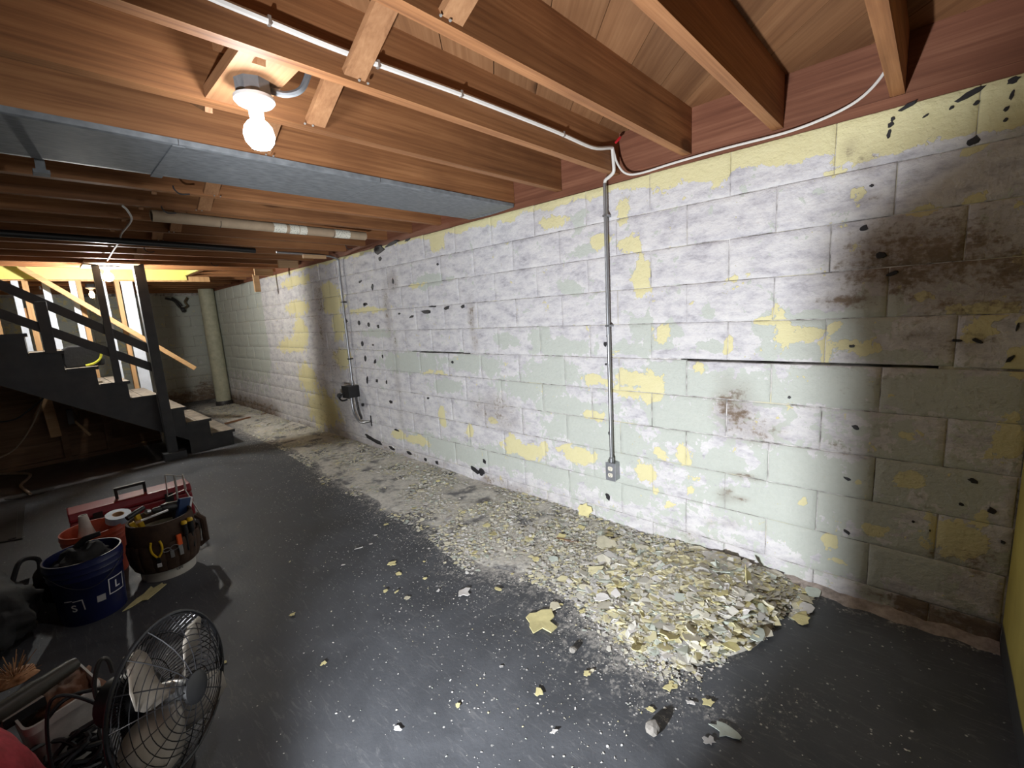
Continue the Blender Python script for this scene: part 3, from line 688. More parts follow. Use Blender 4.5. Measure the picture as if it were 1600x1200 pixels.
MB().lathe([(0.004, -.012), (0.028, -.012), (0.028, .012), (0.004, .012)], 14, (-0.15, 0.12, 0.02), (.3, 1, 0)).build('knob', black_plastic, t, smooth=True)
m = MB(); m.tube(smooth_path([(cx-.02, 0.02, 0), (cx-.02, 0.02, -0.1), (cx-.02, -0.01, -0.20), (cx-.01, -.10, -0.285), (-0.01, -0.22, -0.275), (0.0, -.26, -.26)], 5), 0.013, 9); m.build('flexible_lead', emt, t, smooth=True)
m = MB(); m.tube(smooth_path([(cx, -0.045, 0), (cx, -0.05, -0.08), (cx, -0.07, -0.17), (cx, -.12, -0.25)], 5), 0.010, 8); m.build('second_lead', dark_steel, t, smooth=True)
MB().lathe([(0.018, 0), (0.018, .02)], 10, (0, -0.13, -0.09), (-1, 0, 0)).build('clamp', dark_steel, t)
MB().box((-0.006, -.275, -.32), (0, -.255, -.2)).build('anchor_plate', dark_steel, t)

# ------------------------------------------------------------------ lights
def glow(name, col, s):
    m = bpy.data.materials.new(name); m.use_nodes = True; nt = m.node_tree; nt.nodes.remove(nt.nodes['Principled BSDF'])
    e = nt.nodes.new('ShaderNodeEmission'); e.inputs[0].default_value = col+(1,); e.inputs[1].default_value = s
    nt.links.new(e.outputs[0], nt.nodes['Material Output'].inputs[0]); return m
porcelain = plain('white_porcelain', (0.78, 0.78, 0.76), 0.25, var=.03)
def bulb_light(loc, label, col, s, box=True, r=0.044):
    t = thing('bulb_light', label, 'light', loc)
    if box:
        MB().lathe([(0.051, 0.055), (0.052, 0.10)], 8, cap=True).build('junction_box', galv, t)
        MB().tube(smooth_path([(0.05, -.01, .085), (0.09, -.03, .08), (0.13, -.05, .10), (0.16, -.06, .16)], 5), 0.010, 8).build('armoured_cable', galv, t, smooth=True)
    MB().lathe([(0.058, 0.055), (0.058, 0.045), (0.05, 0.036), (0.03, 0.03), (0.021, 0.018), (0.021, 0.0)], 24).build('lampholder', porcelain, t, smooth=True)
    MB().lathe([(0.014, 0.006), (0.016, -0.006), (r*0.6, -0.014), (r*0.9, -0.03), (r, -0.052), (r*0.92, -0.072), (r*0.62, -0.09), (0.006, -0.096)], 20).build('bulb', glow('bulb_glow_'+str(round(s)), col, s), t, smooth=True)
    return t
bulb_light((-1.85, 1.59, 2.083), 'bare bulb in white porcelain holder on the ceiling beside the duct', (0.96, 0.98, 1.0), BULB_A)
MB().box((-1.93, 1.42, 2.183), (-1.77, 1.785, 2.22)).build('fixture_block', brace_wood, CEIL)
tb_ = bulb_light((-1.79, 6.42, 2.10), 'bright bulb lighting the staircase below the yellow lining', (1.0, 0.98, 0.92), BULB_B)
MB().lathe([(0.12, 0.047), (0.125, 0.042), (0.05, 0.05)], 20).build('shade_plate', galv, tb_, smooth=True)
t3 = bulb_light((-1.765, 8.778, 2.073), 'small warm bulb glowing behind the staircase studs', (1.0, 0.62, 0.30), BULB_C, True, 0.03)
MB().tube([(0.02, 0, 0.0), (0.025, 0, -0.25), (0.022, 0, -0.5)], 0.002, 5).build('pull_chain', nail_mat, t3)

# floor work light that throws the beam (stands beside the fan, below the frame)
w = thing('work_light', 'black floor work light aimed at the block wall', 'lamp', (WORK_POS.x, WORK_POS.y, 0))
aim = (WORK_AIM-WORK_POS).normalized(); R = aim.to_track_quat('X', 'Z').to_matrix().to_4x4(); R.translation = Vector((0, 0, WORK_POS.z))
m = MB().box((-0.075, -0.11, -0.085), (-0.02, 0.11, 0.085)); o = m.build('housing', black_plastic, w, bevel=.008); o.matrix_local = R
m = MB().box((-0.02, -0.10, -0.075), (-0.016, 0.10, 0.075)); o = m.build('lens', glow('led_lens', (0.93, 0.96, 1.0), 6.0), w); o.matrix_local = R
MB().tube([(-0.05, -0.14, WORK_POS.z), (-0.05, -0.14, 0.02), (-0.05, 0.14, 0.02), (-0.05, 0.14, WORK_POS.z)], 0.009, 8).build('stand', dark_steel, w)
MB().tube([(-0.16, -0.13, 0.012), (0.05, -0.13, 0.012), (0.05, 0.13, 0.012), (-0.16, 0.13, 0.012)], 0.010, 8).build('foot', dark_steel, w)

# ------------------------------------------------------------------ staircase
YS0, YS1 = 6.35, 7.36
RISE, RUN, XS = 0.188, 0.226, -0.91
st = thing('staircase', 'grey painted wooden staircase with worn treads and open slat railing', 'stairs', (-1.6, YS0, 0))
SO = Vector((-1.6, YS0, 0))
def SL(x, y, z): return (x-SO.x, y-SO.y, z)
NST = 10
for side, yy in ((0, YS0), (1, YS1-0.04)):
    poly = [(XS, 0.0)]
    for i in range(1, NST+1):
        x = XS-RUN*(i-1); poly += [(x, RISE*i-0.028), (x-RUN, RISE*i-0.028)]
    xe = XS-RUN*NST
    poly += [(xe, RISE*NST-0.55), (-1.36, 0.16), (-1.36, 0.0)]
    Mx = Matrix(((1,0,0,-SO.x),(0,0,1,yy-SO.y),(0,1,0,0),(0,0,0,1)))
    MB().prism(poly, 0.04, Mx).build('stringer', grey_paint, st)
for i in range(1, NST+1):
    x = XS-RUN*(i-1)
    # tread of two boards, nosing proud of the riser
    tr = MB().box(SL(x-0.115, YS0-0.015, RISE*i-0.028), SL(x+0.022, YS1, RISE*i)); tr.build('tread_board', tread_paint, st, bevel=.003)
    tr = MB().box(SL(x-RUN+.002, YS0-0.015, RISE*i-0.028), SL(x-0.118, YS1, RISE*i-0.001)); tr.build('tread_board', tread_paint, st, bevel=.003)
    MB().box(SL(x-0.02, YS0+.04, RISE*(i-1)), SL(x, YS1-.04, RISE*i-0.028)).build('riser', grey_paint, st)
    MB().box(SL(x-RUN+.01, YS0-0.022, RISE*i-0.03), SL(x+0.024, YS0-0.015, RISE*i+.002)).build('tread_edge', grey_paint, st)
def post(px, w, z0, z1, y=YS0-0.065, d=0.045, nm='rail_post', mat=None): return MB().box(SL(px-w/2, y, z0), SL(px+w/2, y+d, z1)).build(nm, mat or grey_paint, st, bevel=.003)
post(-1.545, 0.092, 0.0, 2.172, YS0-0.115, 0.092, 'newel_post'); MB().box(SL(-1.64, YS0-0.15, 0), SL(-1.43, YS0-0.005, 0.085)).build('newel_block', grey_paint, st, bevel=.003)
post(-1.885, 0.062, 0.93, 2.172); post(-2.335, 0.085, 1.30, 1.80)
for (x0, z0, x1, z1) in ((-3.3, 2.475, -1.55, 1.245), (-3.3, 2.13, -1.55, 1.04)):
    MB().beam(SL(x0, YS0-0.035, z0), SL(x1, YS0-0.035, z1), 0.026, 0.085).build('rail', grey_paint, st)
# studs beyond the stairs, with white boards on their faces
sp = thing('stud_partition', 'open stud partition with white faced boards behind the staircase', 'partition', (-1.6, 7.50, 0))
def STUD(xa, xb, w, mat, nm, y0, y1, z0=0.0, z1=2.10):
    # xa top x, xb bottom x (slight lean as built)
    MB().add([(xa-w/2+1.6, y0-7.5, z1), (xa+w/2+1.6, y0-7.5, z1), (xa+w/2+1.6, y1-7.5, z1), (xa-w/2+1.6, y1-7.5, z1), (xb-w/2+1.6, y0-7.5, z0), (xb+w/2+1.6, y0-7.5, z0), (xb+w/2+1.6, y1-7.5, z0), (xb-w/2+1.6, y1-7.5, z0)],
      [(0,1,2,3),(7,6,5,4),(0,4,5,1),(1,5,6,2),(2,6,7,3),(3,7,4,0)]).build(nm, mat, sp)
xt = lambda px, py: at(px, py, 1, 7.5)[0]
for pxt, w in ((22, 0.055), (70, 0.06), (112, 0.055), (160, 0.045), (197, 0.115)):
    x = xt(pxt, 440); STUD(x, x, w, white_board, 'white_board', 7.485, 7.505)
for pxt, w in ((38, 0.05), (122, 0.045), (182, 0.045), (-20, .05)):
    x = xt(pxt, 440); STUD(x, x, w, stud_wood, 'stud', 7.505, 7.59)
MB().box((xt(30, 480)+1.6, 0.03, 1.62), (xt(50, 480)+1.6, 0.07, 1.80)).build('blocking', stud_wood, sp)
hr = thing('handrail', 'pale wooden handrail sloping down across the studs behind the stairs', 'handrail', at(305, 576, 1, 7.36))
a, b = Vector(at(30, 415, 1, 7.36)), Vector(at(305, 575, 1, 7.36))
MB().beam(a-b, (0, 0, 0), 0.04, 0.055).build('rail', rail_wood, hr, bevel=.004)
hb = at(62, 445, 1, 7.36)-np.array(b)
MB().tube([(hb[0], .02, hb[2]-.01), (hb[0], .06, hb[2]-.03), (hb[0], .12, hb[2]-.03)], 0.008, 6).build('bracket', dark_steel, hr)

# plywood partition and lumber below the stairs
PT = [(-4.2, 0.0), (-1.48, 0.0), (-1.48, 0.40), (-1.75, 0.62), (-2.0, 0.85), (-2.4, 1.20), (-2.6, 1.32), (-4.2, 1.32)]
pw = struct(MB().prism(PT, 0.02, Matrix(((1,0,0,0),(0,0,1,7.44),(0,1,0,0),(0,0,0,1)))).build('wall_stairs', old_wood))
MB().box((-4.2, 7.39, 0.0), (-1.48, 7.44, 0.045)).build('bottom_plate', old_wood, pw); MB().box((-4.2, 7.415, 0.18), (-2.35, 7.44, 0.25)).build('batten', old_wood, pw); MB().box((-2.3, 7.42, 0.52), (-1.75, 7.44, 0.56)).build('batten', old_wood, pw)
for px, zt_ in ((100, 1.15), (170, .72)): x = at(px, 680, 1, 7.40)[0]; MB().box((x-.03, 7.395, 0.045), (x+.03, 7.44, zt_)).build('post', old_wood, pw)
lo = tag(MB().beam((0,0,0), Vector(at(58, 572, 1, 7.2))-Vector(at(88, 680, 1, 7.2)), 0.09, 0.04, (0,1,0)).build('loose_board', scrap_wood), 'pale board leaning upright under the staircase', 'board'); lo.location = at(88, 682, 1, 7.2)
lo = tag(MB().beam((0,0,0), Vector(at(-40, 584, 1, 7.3))-Vector(at(42, 580, 1, 7.3)), 0.04, 0.05).build('loose_board', rail_wood), 'short bright timber end showing below the upper stair stringer', 'board'); lo.location = at(42, 580, 1, 7.3)
br = thing('leaning_tool', 'dark long-handled tool with a pale end leaning below the stairs', 'tool', at(140, 682, 1, 7.0))
q = lambda px, py: Vector(at(px, py, 1, 7.0))-Vector(at(140, 682, 1, 7.0))
MB().tube([q(92, 600), q(122, 650)], 0.014, 8).build('handle', old_wood, br, smooth=True)
MB().beam(q(108, 640), q(112, 662), 0.1, 0.05).build('head', dark_steel, br)
MB().beam(q(117, 658), q(141, 680), 0.03, 0.022).build('pale_end', scrap_wood, br)
cable('hanging_cord', [at(x, y, 1, 6.9) for x, y in [(105,562),(96,585),(76,590),(82,605),(72,618),(40,645),(20,656),(-20,662)]], 0.008, black_plastic, 'black cord sagging from the stairs in front of the plywood', 'cord')
cable('hanging_cord', [at(x, y, 1, 6.95) for x, y in [(72,592),(66,625),(50,665),(25,700),(0,715),(-20,722)]], 0.007, plain('tan_cord', (0.34, 0.27, 0.19), .6), 'pale tan cord hanging in a long curve below the stairs', 'cord')
cable('garden_hose', [(p[0], p[1], .014) for p in [FL(x, y) for x, y in [(-30,746),(0,743),(30,742),(47,743),(44,750),(33,760),(40,768),(48,774)]]], 0.013, plain('tan_hose', (0.30, 0.22, 0.16), .6), 'pale hose zigzagging over the floor by the dark hole', 'hose')
hp = FL(47, 772); o = MB().prism([(0.16*math.cos(a)*(1+.15*math.sin(3*a)), 0.12*math.sin(a)) for a in [2*PI*k/16 for k in range(16)]], 0.003).build('floor_hole', dark_hole); o.location = (hp[0], hp[1], 0.0005); tag(o, 'dark broken hole in the floor under the hose end', 'hole')
pt = [FL(*q) for q in [(-40,792),(40,787),(36,843),(-40,856)]]
pl = thing('floor_plate', 'dark metal cover plate lying flat on the floor at the left', 'plate', pt[1])
MB().add([(p[0]-pt[1][0], p[1]-pt[1][1], z) for z in (0, .012) for p in pt], [(0,1,2,3),(4,5,6,7),(0,1,5,4),(1,2,6,5),(2,3,7,6),(3,0,4,7)]).build('plate_body', dark_steel, pl, bevel=.003)
e0, e1 = FL(24, 791), FL(20, 845); MB().beam(Vector(e0)-Vector(pt[1])+Vector((0,0,.016)), Vector(e1)-Vector(pt[1])+Vector((0,0,.016)), 0.04, 0.008).build('plate_rib', dark_steel, pl)
# far corner: round column pipe and hanging valve on back wall
col = thing('corner_column', 'thick round painted pipe standing in the far corner by the block wall', 'column', (-0.135, 9.80, 0))
colm = plain('column_cream_paint', (0.44, 0.44, 0.33), 0.7, var=.15)
MB().lathe([(0.125, 0), (0.125, 1.3), (0.122, 1.31), (0.122, 2.17)], 24).build('pipe', colm, col, smooth=True); MB().lathe([(0.14, 0), (0.14, 0.06), (0.127, .09)], 24).build('base_collar', dark_steel, col, smooth=True)
vl = thing('pipe_valve', 'dark pipe valve with bent lines fixed high on the far wall', 'valve', at(287, 478, 1, 10.85))
qv = lambda px, py, y=10.85: Vector(at(px, py, 1, y))-Vector(at(287, 478, 1, 10.85))
MB().tube(smooth_path([qv(258, 466), qv(272, 470), qv(280, 479), qv(287, 484)], 4), 0.022, 8).build('lower_line', dark_steel, vl, smooth=True)
MB().tube(smooth_path([qv(268, 465), qv(278, 471), qv(284, 478)], 4), 0.018, 8).build('upper_line', dark_steel, vl, smooth=True)
MB().tube(smooth_path([qv(293, 465), qv(289, 472), qv(293, 478), qv(287, 482)], 4), 0.02, 8).build('return_line', plain('brass_dark', (.12,.09,.05), .5, .5), vl, smooth=True)
MB().lathe([(0.045, -.03), (0.05, 0), (0.045, .03)], 12, qv(286, 484), (1, 0, .3)).build('valve_body', dark_steel, vl, smooth=True)
# tool bag left on a stair tread
bg = thing('tool_bag', 'black tool bag with a yellow strap sitting on a stair tread', 'bag', (-2.10, 6.62, RISE*6))
MB().prism([(-.15,0),(.15,0),(.16,.06),(.13,.20),(.06,.225),(-.1,.225),(-.155,.19),(-.165,.05)], 0.22, Matrix(((1,0,0,0),(0,0,1,-.11),(0,1,0,0),(0,0,0,1)))).build('bag_body', plain('black_nylon', (.015,.015,.017), .8, bump=.4, scale=40), bg, bevel=.015)
MB().tube(smooth_path([(.14,-.125,.16),(.125,-.13,.08),(.07,-.135,.03),(.0,-.13,.012)],5), [.012]*16, 8).build('yellow_strap', plain('lime_yellow', (.62,.60,.05), .5), bg, smooth=True)
MB().tube(smooth_path([(-.16,-.1,.02),(-.2,-.12,.06),(-.24,-.1,.03)],5), .01, 7).build('carry_handle', black_plastic, bg, smooth=True)
# ------------------------------------------------------------------ peeled paint on the floor
def flake_mat(name, col):
    t = NT(name); n = t.noise(t.pos(), 22, 5, 0.65); c = t.ramp(n, [(0.3, tuple(x*0.82 for x in col)), (0.62, col), (0.8, tuple(min(1, x*1.08) for x in col))])
    hv = t.node('ShaderNodeHueSaturation'); t.link(c, hv.inputs['Color']); t.link(t.math('ADD', t.math('MULTIPLY', t.rnd(), 0.25), 0.86), hv.inputs['Value'])
    t.bump(n, 0.3, 0.003); return t.done(hv.outputs[0], 0.75, 0, 0.25)
FM = {'yellow': flake_mat('flake_yellow', (0.76, 0.69, 0.36)), 'cream': flake_mat('flake_cream', (0.74, 0.70, 0.54)), 'green': flake_mat('flake_sage', (0.56, 0.62, 0.56)), 'white': flake_mat('flake_white', (0.74, 0.72, 0.70)), 'grey': flake_mat('flake_grey', (0.50, 0.49, 0.48))}
dust_stuff = None
def stuff_mat():
    t = NT('paint_chip_mix'); a = t.attr('chipcol'); n = t.noise(t.pos(), 40, 4, 0.6)
    c = t.mix(t.math('MULTIPLY', n, 0.18), a.outputs['Color'], (0.30, 0.29, 0.27)); return t.done(c, 0.8, 0, 0.2)
STUFF = stuff_mat()
def mound():
    ys = np.concatenate([np.linspace(0.30, 2.6, 150), np.linspace(2.62, 9.9, 220)]); us = np.linspace(0, 1, 46)
    Y, U = np.meshgrid(ys, us, indexing='ij'); X = -U*(edge_d(Y)+0.05)+0.002
    h, ins = debris_h(X, Y)
    h = h+0.007*ins*(fnoise(X*26, Y*26, 3)-0.45)+0.004*ins*(fnoise(X*70, Y*70, 2)-0.5)-0.0035*(1-ins)-0.001
    ny, nu = Y.shape; v = np.stack([X, Y, h], -1).reshape(-1, 3)
    f = [(i*nu+j, i*nu+j+1, (i+1)*nu+j+1, (i+1)*nu+j) for i in range(ny-1) for j in range(nu-1)]
    me = bpy.data.meshes.new('paint_dust'); me.from_pydata(v.tolist(), [], f); me.update()
    t = NT('chip_dust'); n = t.noise(t.pos(), 30, 6, 0.7); n2 = t.noise(t.pos(), 5, 4, .6)
    c = t.ramp(n, [(0.28, (0.40, 0.39, 0.37)), (0.46, (0.62, 0.60, 0.55)), (0.68, (0.76, 0.73, 0.66))]); c = t.mix(t.step(n2, .5, .66), c, (0.20, 0.20, 0.205)); t.bump(n, 0.8, 0.008)
    me.materials.append(t.done(c, 0.95, 0, 0.1)); me.polygons.foreach_set('use_smooth', [True]*len(me.polygons))
    o = bpy.data.objects.new('paint_dust', me); COL.objects.link(o); o['kind'] = 'stuff'; tag(o, 'pale dust and crumbled paint swept along the foot of the wall', 'dust')
mound()
def height(x, y): return float(debris_h(np.array([x]), np.array([y]))[0][0])
PAL = np.array([(0.76,0.71,0.45),(0.74,0.715,0.60),(0.70,0.685,0.62),(0.58,0.63,0.56),(0.80,0.78,0.76),(0.58,0.57,0.55),(0.68,0.655,0.57)])
def chips(name, n, sampler, rmin, rmax, label, lift=0.008, tilt=0.13, bias=None):
    P = []
    while len(P) < n: P += sampler(n)
    P = np.array(P[:n]); x, y = P[:, 0], P[:, 1]
    h, _ = debris_h(x, y); r = rmin*(rmax/rmin)**(RNG.random(n)**1.9)
    z = h+0.002+RNG.random(n)*lift*np.clip(h*60, 0.05, 1)
    K = 6; ang = RNG.random(n)*2*PI; V = np.zeros((n, K, 3)); nx = RNG.normal(0, tilt, n)*np.clip(h*80, .15, 1); ny = RNG.normal(0, tilt, n)*np.clip(h*80, .15, 1)
    asp = RNG.uniform(0.45, 1.0, n)
    for k in range(K):
        rr = r*RNG.uniform(0.55, 1.15, n); a = 2*PI*k/K+RNG.uniform(-.3, .3, n)
        u, w = rr*np.cos(a), rr*np.sin(a)*asp
        uu, ww = u*np.cos(ang)-w*np.sin(ang), u*np.sin(ang)+w*np.cos(ang)
        V[:, k, 0] = x+uu; V[:, k, 1] = y+ww; V[:, k, 2] = np.maximum(z+uu*nx+ww*ny+RNG.normal(0, 0.06, n)*r, 0.0012)
    V[:, :, 0] = np.minimum(V[:, :, 0], -0.002)
    me = bpy.data.meshes.new(name); me.from_pydata(V.reshape(-1, 3).tolist(), [], [tuple(range(i*K, i*K+K)) for i in range(n)]); me.update()
    wts = bias or [.16, .20, .18, .14, .20, .08, .04]; ci = RNG.choice(len(PAL), n, p=wts); cc = np.minimum(PAL[ci]*RNG.uniform(0.95, 1.2, (n, 1)), .9)
    a = me.attributes.new('chipcol', 'FLOAT_COLOR', 'FACE'); a.data.foreach_set('color', np.concatenate([cc, np.ones((n, 1))], 1).astype(np.float32).ravel())
    me.materials.append(STUFF); o = bpy.data.objects.new(name, me); COL.objects.link(o); o['kind'] = 'stuff'; tag(o, label, 'paint chips')
def samp_band(n):
    y = 0.35+9.3*RNG.random(n)**1.7; e = edge_d(y); u = RNG.random(n)**1.25; x = -u*e*1.04
    dens = fnoise(x*4+8, y*4+2); keep = dens > 0.42+0.22*(RNG.random(n)-0.3)
    return [(a, b) for a, b, k in zip(x, y, keep) if k]
def samp_pile(n):
    x = RNG.normal(-0.42, 0.26, n); y = RNG.normal(0.80, 0.24, n); _, ins = debris_h(x, y)
    return [(a, b) for a, b, i in zip(x, y, ins) if i > 0.25 and a < -0.01]
def samp_scatter(n):
    y = -0.1+6.5*RNG.random(n)**1.6; e = edge_d(np.maximum(y, .55)); d = e+RNG.exponential(0.33, n)-0.08; x = -d
    keep = (d < 2.3) & (fnoise(x*5, y*5) > 0.40) & ((y > 0.55) | (RNG.random(n) < 0.10))
    return [(a, b) for a, b, k in zip(x, y, keep) if k]
chips('paint_crumbs', 30000, samp_band, 0.004, 0.023, 'small crumbled paint chips covering the floor along the wall')
chips('heaped_chips', 4200, samp_pile, 0.008, 0.055, 'small paint chips heaped at the end of the swept pile', 0.012, 0.12, [.30, .24, .16, .12, .10, .06, .02])
chips('scattered_specks', 5200, samp_scatter, 0.0014, 0.0062, 'tiny pale paint specks scattered over the grey floor', 0.0, 0.1, [.06,.10,.12,.06,.58,.06,.02])

# single flakes: a few outlines shared between copies
def flake_mesh(seed, mat, n=9, thick=0.0022, curl=0.12):
    rr = random.Random(seed); asp = rr.uniform(0.55, 0.95); pts = []
    for k in range(n):
        a = 2*PI*(k+rr.uniform(-.25, .25))/n; q = rr.uniform(0.6 if curl > 0.06 else 0.42, 1.12); pts.append((q*math.cos(a), q*asp*math.sin(a)))
    ca = rr.uniform(0, PI); mb = MB()
    top = [(x, y, curl*((x*math.cos(ca)+y*math.sin(ca))**2)) for x, y in pts]; c = (0, 0, 0.0)
    t = thick/0.04
    vs = [c]+top+[(0, 0, -t)]+[(x, y, z-t) for x, y, z in top]; fs = []
    for k in range(n):
        j = (k+1) % n
        fs += [(0, 1+k, 1+j), (n+1, n+2+j, n+2+k), (1+k, n+2+k, n+2+j, 1+j)]
    me = mb.add(vs, fs).mesh('paint_flake'); me.materials.append(mat); return me
FME = {c: [flake_mesh(i*13+j*101, m, n=random.Random(i+j).choice([7, 8, 10, 11]), curl=0.07) for i in range(6)] for j, (c, m) in enumerate(FM.items())}
def put_flake(x, y, r, colour, label, grp=None, z=None, tilt=0.25, me=None, yaw=None):
    x = min(x, -0.04-r*0.3)
    o = inst('paint_flake', me or random.choice(FME[colour]), None, (x, y, (height(x, y) if z is None else z)+0.004), (random.gauss(0, tilt), random.gauss(0, tilt), random.uniform(0, 6.28) if yaw is None else yaw), (r, r, r))
    if z is None:
        lift = abs(math.sin(o.rotation_euler[0]))*r*0.75+abs(math.sin(o.rotation_euler[1]))*r*0.75
        o.location.z += min(lift, 0.012) if height(x, y) < 0.02 else lift*0.35
    tag(o, label, 'paint flake', grp); return o
CN = {'yellow': 'pale yellow', 'cream': 'cream', 'green': 'sage green', 'white': 'white', 'grey': 'grey'}
cnt = 0
def many(n, samp, rlo, rhi, wts, kind, tilt):
    P = []
    while len(P) < n: P += samp(n*2)
    for x, y in P[:n]:
        c = random.choices(list(CN), wts)[0]; r = rlo*(rhi/rlo)**(random.random()**1.5); sz = 'small ' if r < (rlo*rhi)**0.5*0.9 else ('broad ' if r > rhi*0.75 else '')
        if kind == 'heap':
            where = 'on the %s %s of the heap' % ('right' if y < 0.72 else 'left', 'wall side' if x > -0.28 else ('front slope' if x < -0.52 else 'crest'))
        elif kind == 'strip':
            zone = 'right of the outlet' if y < 1.25 else ('under the outlet' if y < 1.75 else ('left of the outlet' if y < 2.4 else 'far left of the outlet'))
            where = '%s strip %s' % ('by the wall in the' if x > -0.35 else 'at the edge of the', zone)
        else: where = 'loose on bare floor %s' % ('in front of the heap' if y < 1.2 else ('below the outlet' if y < 2.0 else 'left of the outlet'))
        put_flake(x, y, r, c, '%s%s paint flake %s' % (sz, CN[c], where), 'paint flakes '+where, tilt=tilt)
many(120, samp_pile, 0.024, 0.075, [7, 5, 3, 2, 1], 'heap', 0.11)
many(100, lambda n: [q for q in samp_band(n) if q[1] < 3.2], 0.018, 0.045, [5, 4, 2, 2, 1], 'strip', 0.1)
many(34, lambda n: [q for q in samp_scatter(n) if 0.5 < q[1] < 3.0], 0.010, 0.022, [4, 2, 1, 4, 1], 'floor', 0.04)
BIGF = [(845,972,.095,'yellow','largest torn pale yellow paint flake lying flat beyond the debris edge'),(866,950,.045,'cream','folded cream paint piece on top of the largest yellow flake'),(613,882,.030,'yellow','rounded yellow paint flake alone on the bare floor left of centre'),
 (777,922,.026,'yellow','square cornered yellow paint flake near the debris edge'),(725,927,.045,'white','ragged white paint patch on bare floor beside the square yellow flake'),(603,925,.016,'yellow','small yellow flake, left one of a pair on the bare floor'),(620,926,.016,'yellow','small yellow flake, right one of a pair on the bare floor'),
 (843,1083,.026,'yellow','upright oval yellow flake on the floor below the largest flake'),(916,1055,.020,'yellow','small bright yellow flake between heap and frame bottom'),(1045,1076,.026,'yellow','crinkled yellow flake just off the heap tip'),(1107,1100,.026,'yellow','pointed yellow flake at the edge of the dark floor'),(910,957,.024,'yellow','olive yellow flake right of the largest flake'),
 (975,980,.032,'yellow','curled yellow flake at the outer rim of the heap'),(1078,1100,.018,'white','white flake near the pointed yellow flake'),(622,1140,.020,'white','narrow white flake near the bottom centre floor'),(866,1145,.016,'white','small white chip beside the mortar stone'),(457,962,.016,'yellow','lone yellow flake near the shadow stripe on the left floor'),(506,1038,.016,'yellow','lone upright yellow flake on the left floor'),
 (715,1104,.014,'yellow','tiny yellow flake low in the middle of the floor'),(505,757,.02,'yellow','yellow flake at the left tip of the debris strip'),(560,858,.03,'white','thin white splinter lying on the bare floor'),(230,930,.07,'yellow','long torn yellow flake beside the tool bucket'),(1133,1145,.05,'green','pale green flake on the dusty streak at bottom right'),(1108,1160,.022,'grey','reddish grey chip on the dusty streak')]
for i, (px, py, r, c, lb) in enumerate(BIGF):
    p = FL(px, py); me = flake_mesh(900+i, FM[c], n=13, curl=0.05)
    o = put_flake(p[0], p[1], r, c, lb, None, 0.003, 0.02, me)
    if 'splinter' in lb: o.scale = (r*1.2, r*0.25, r); o.rotation_euler[2] = math.radians(-20)
    if 'long torn' in lb: o.scale = (r*2.2, r*0.8, r); o.rotation_euler[2] = math.radians(42)
# big sheets in the heap and leaning at the wall
for i, (px, py, rx, ry, hh, tx, ty, c, lb) in enumerate([(1085,975,.13,.055,.05,.15,.1,'cream','wide cream paint sheet across the middle of the heap'),(1135,925,.06,.04,.09,.5,.2,'grey','grey backed paint sheet standing up in the heap'),(1168,905,.07,.035,.10,.9,-.3,'yellow','curled yellow sheet at the top right of the heap'),(1120,885,.09,.03,.11,.9,.2,'green','stiff green sheet edge at the wall side of the heap'),(1190,945,.085,.04,.05,.5,.4,'cream','layered cream sheet at the right end of the heap'),
   (1130,950,.045,.03,.09,.2,.3,'green','pale green flake tilted in the heap centre'),(1150,965,.035,.025,.085,-.3,.2,'white','white flake in the heap beside the pale green one'),(1065,905,.07,.045,.035,.2,.1,'yellow','broad yellow flake behind the heap'),(1000,870,.07,.05,.03,.2,.05,'green','broad sage flake by the wall left of the heap'),(1090,1005,.06,.035,.05,-.4,.2,'yellow','raised yellow flake in front of the cream sheet'),(995,1010,.05,.03,.03,.2,.2,'yellow','yellow flake low on the front of the heap')]):
    p = FL(px, py, hh*0.6); me = flake_mesh(700+i, FM[c], n=14, curl=0.25)
    o = inst('paint_flake', me, None, (min(p[0], -0.08), p[1], hh*0.75), (tx, ty, random.uniform(-.6, .6)+.6), (rx, ry, rx)); tag(o, lb, 'paint flake')
me = flake_mesh(555, FM['yellow'], n=13, curl=0.08); y, z = WL(917, 800)
o = inst('paint_flake', me, None, (-0.03, y, 0.055), (0.0, -1.05, 0.1), (.06, .095, .06)); tag(o, 'large yellow paint sheet leaning against the foot of the wall', 'paint flake')
# broken mortar stone, wood slivers
def stone(px, py, r, label):
    p = FL(px, py); rr = random.Random(px); bm = bmesh.new(); bmesh.ops.create_icosphere(bm, subdivisions=2, radius=r)
    for v in bm.verts: v.co *= rr.uniform(.85, 1.12); v.co.z *= 0.75; v.co.x *= 1.15
    me = bpy.data.meshes.new('mortar_chunk'); bm.to_mesh(me); bm.free(); me.materials.append(plain('mortar_grey', (.22,.205,.185), .9, var=.25, scale=60, bump=.5))
    o = inst('mortar_chunk', me, None, (p[0], p[1], r*.6)); tag(o, label, 'stone')
stone(1020, 1143, .026, 'grey chunk of broken mortar on the floor near the bottom right'); stone(896, 1018, .016, 'small grey mortar chunk beside the largest yellow flake')
def sliver(a, b, w, h, label, mat=None):
    p, q = Vector(FL(*a)), Vector(FL(*b)); o = MB().beam((0, 0, 0), q-p, w, h).build('wood_strip', mat or old_wood); o.location = p+Vector((0, 0, h/2+.012)); tag(o, label, 'wood strip')
red_wood = wood('reddish_strip', (.16,.07,.035), (.26,.12,.06), (.36,.18,.1), 0, 20, knots=False)
sliver((352,664), (391,654), .035, .02, 'reddish wood strip lying on the floor past the stairs', red_wood); sliver((409,650), (432,643), .03, .02, 'short reddish wood strip touching the far wall foot', red_wood)
sliver((870,845), (904,852), .012, .01, 'thin brown wood splinter in the debris strip')
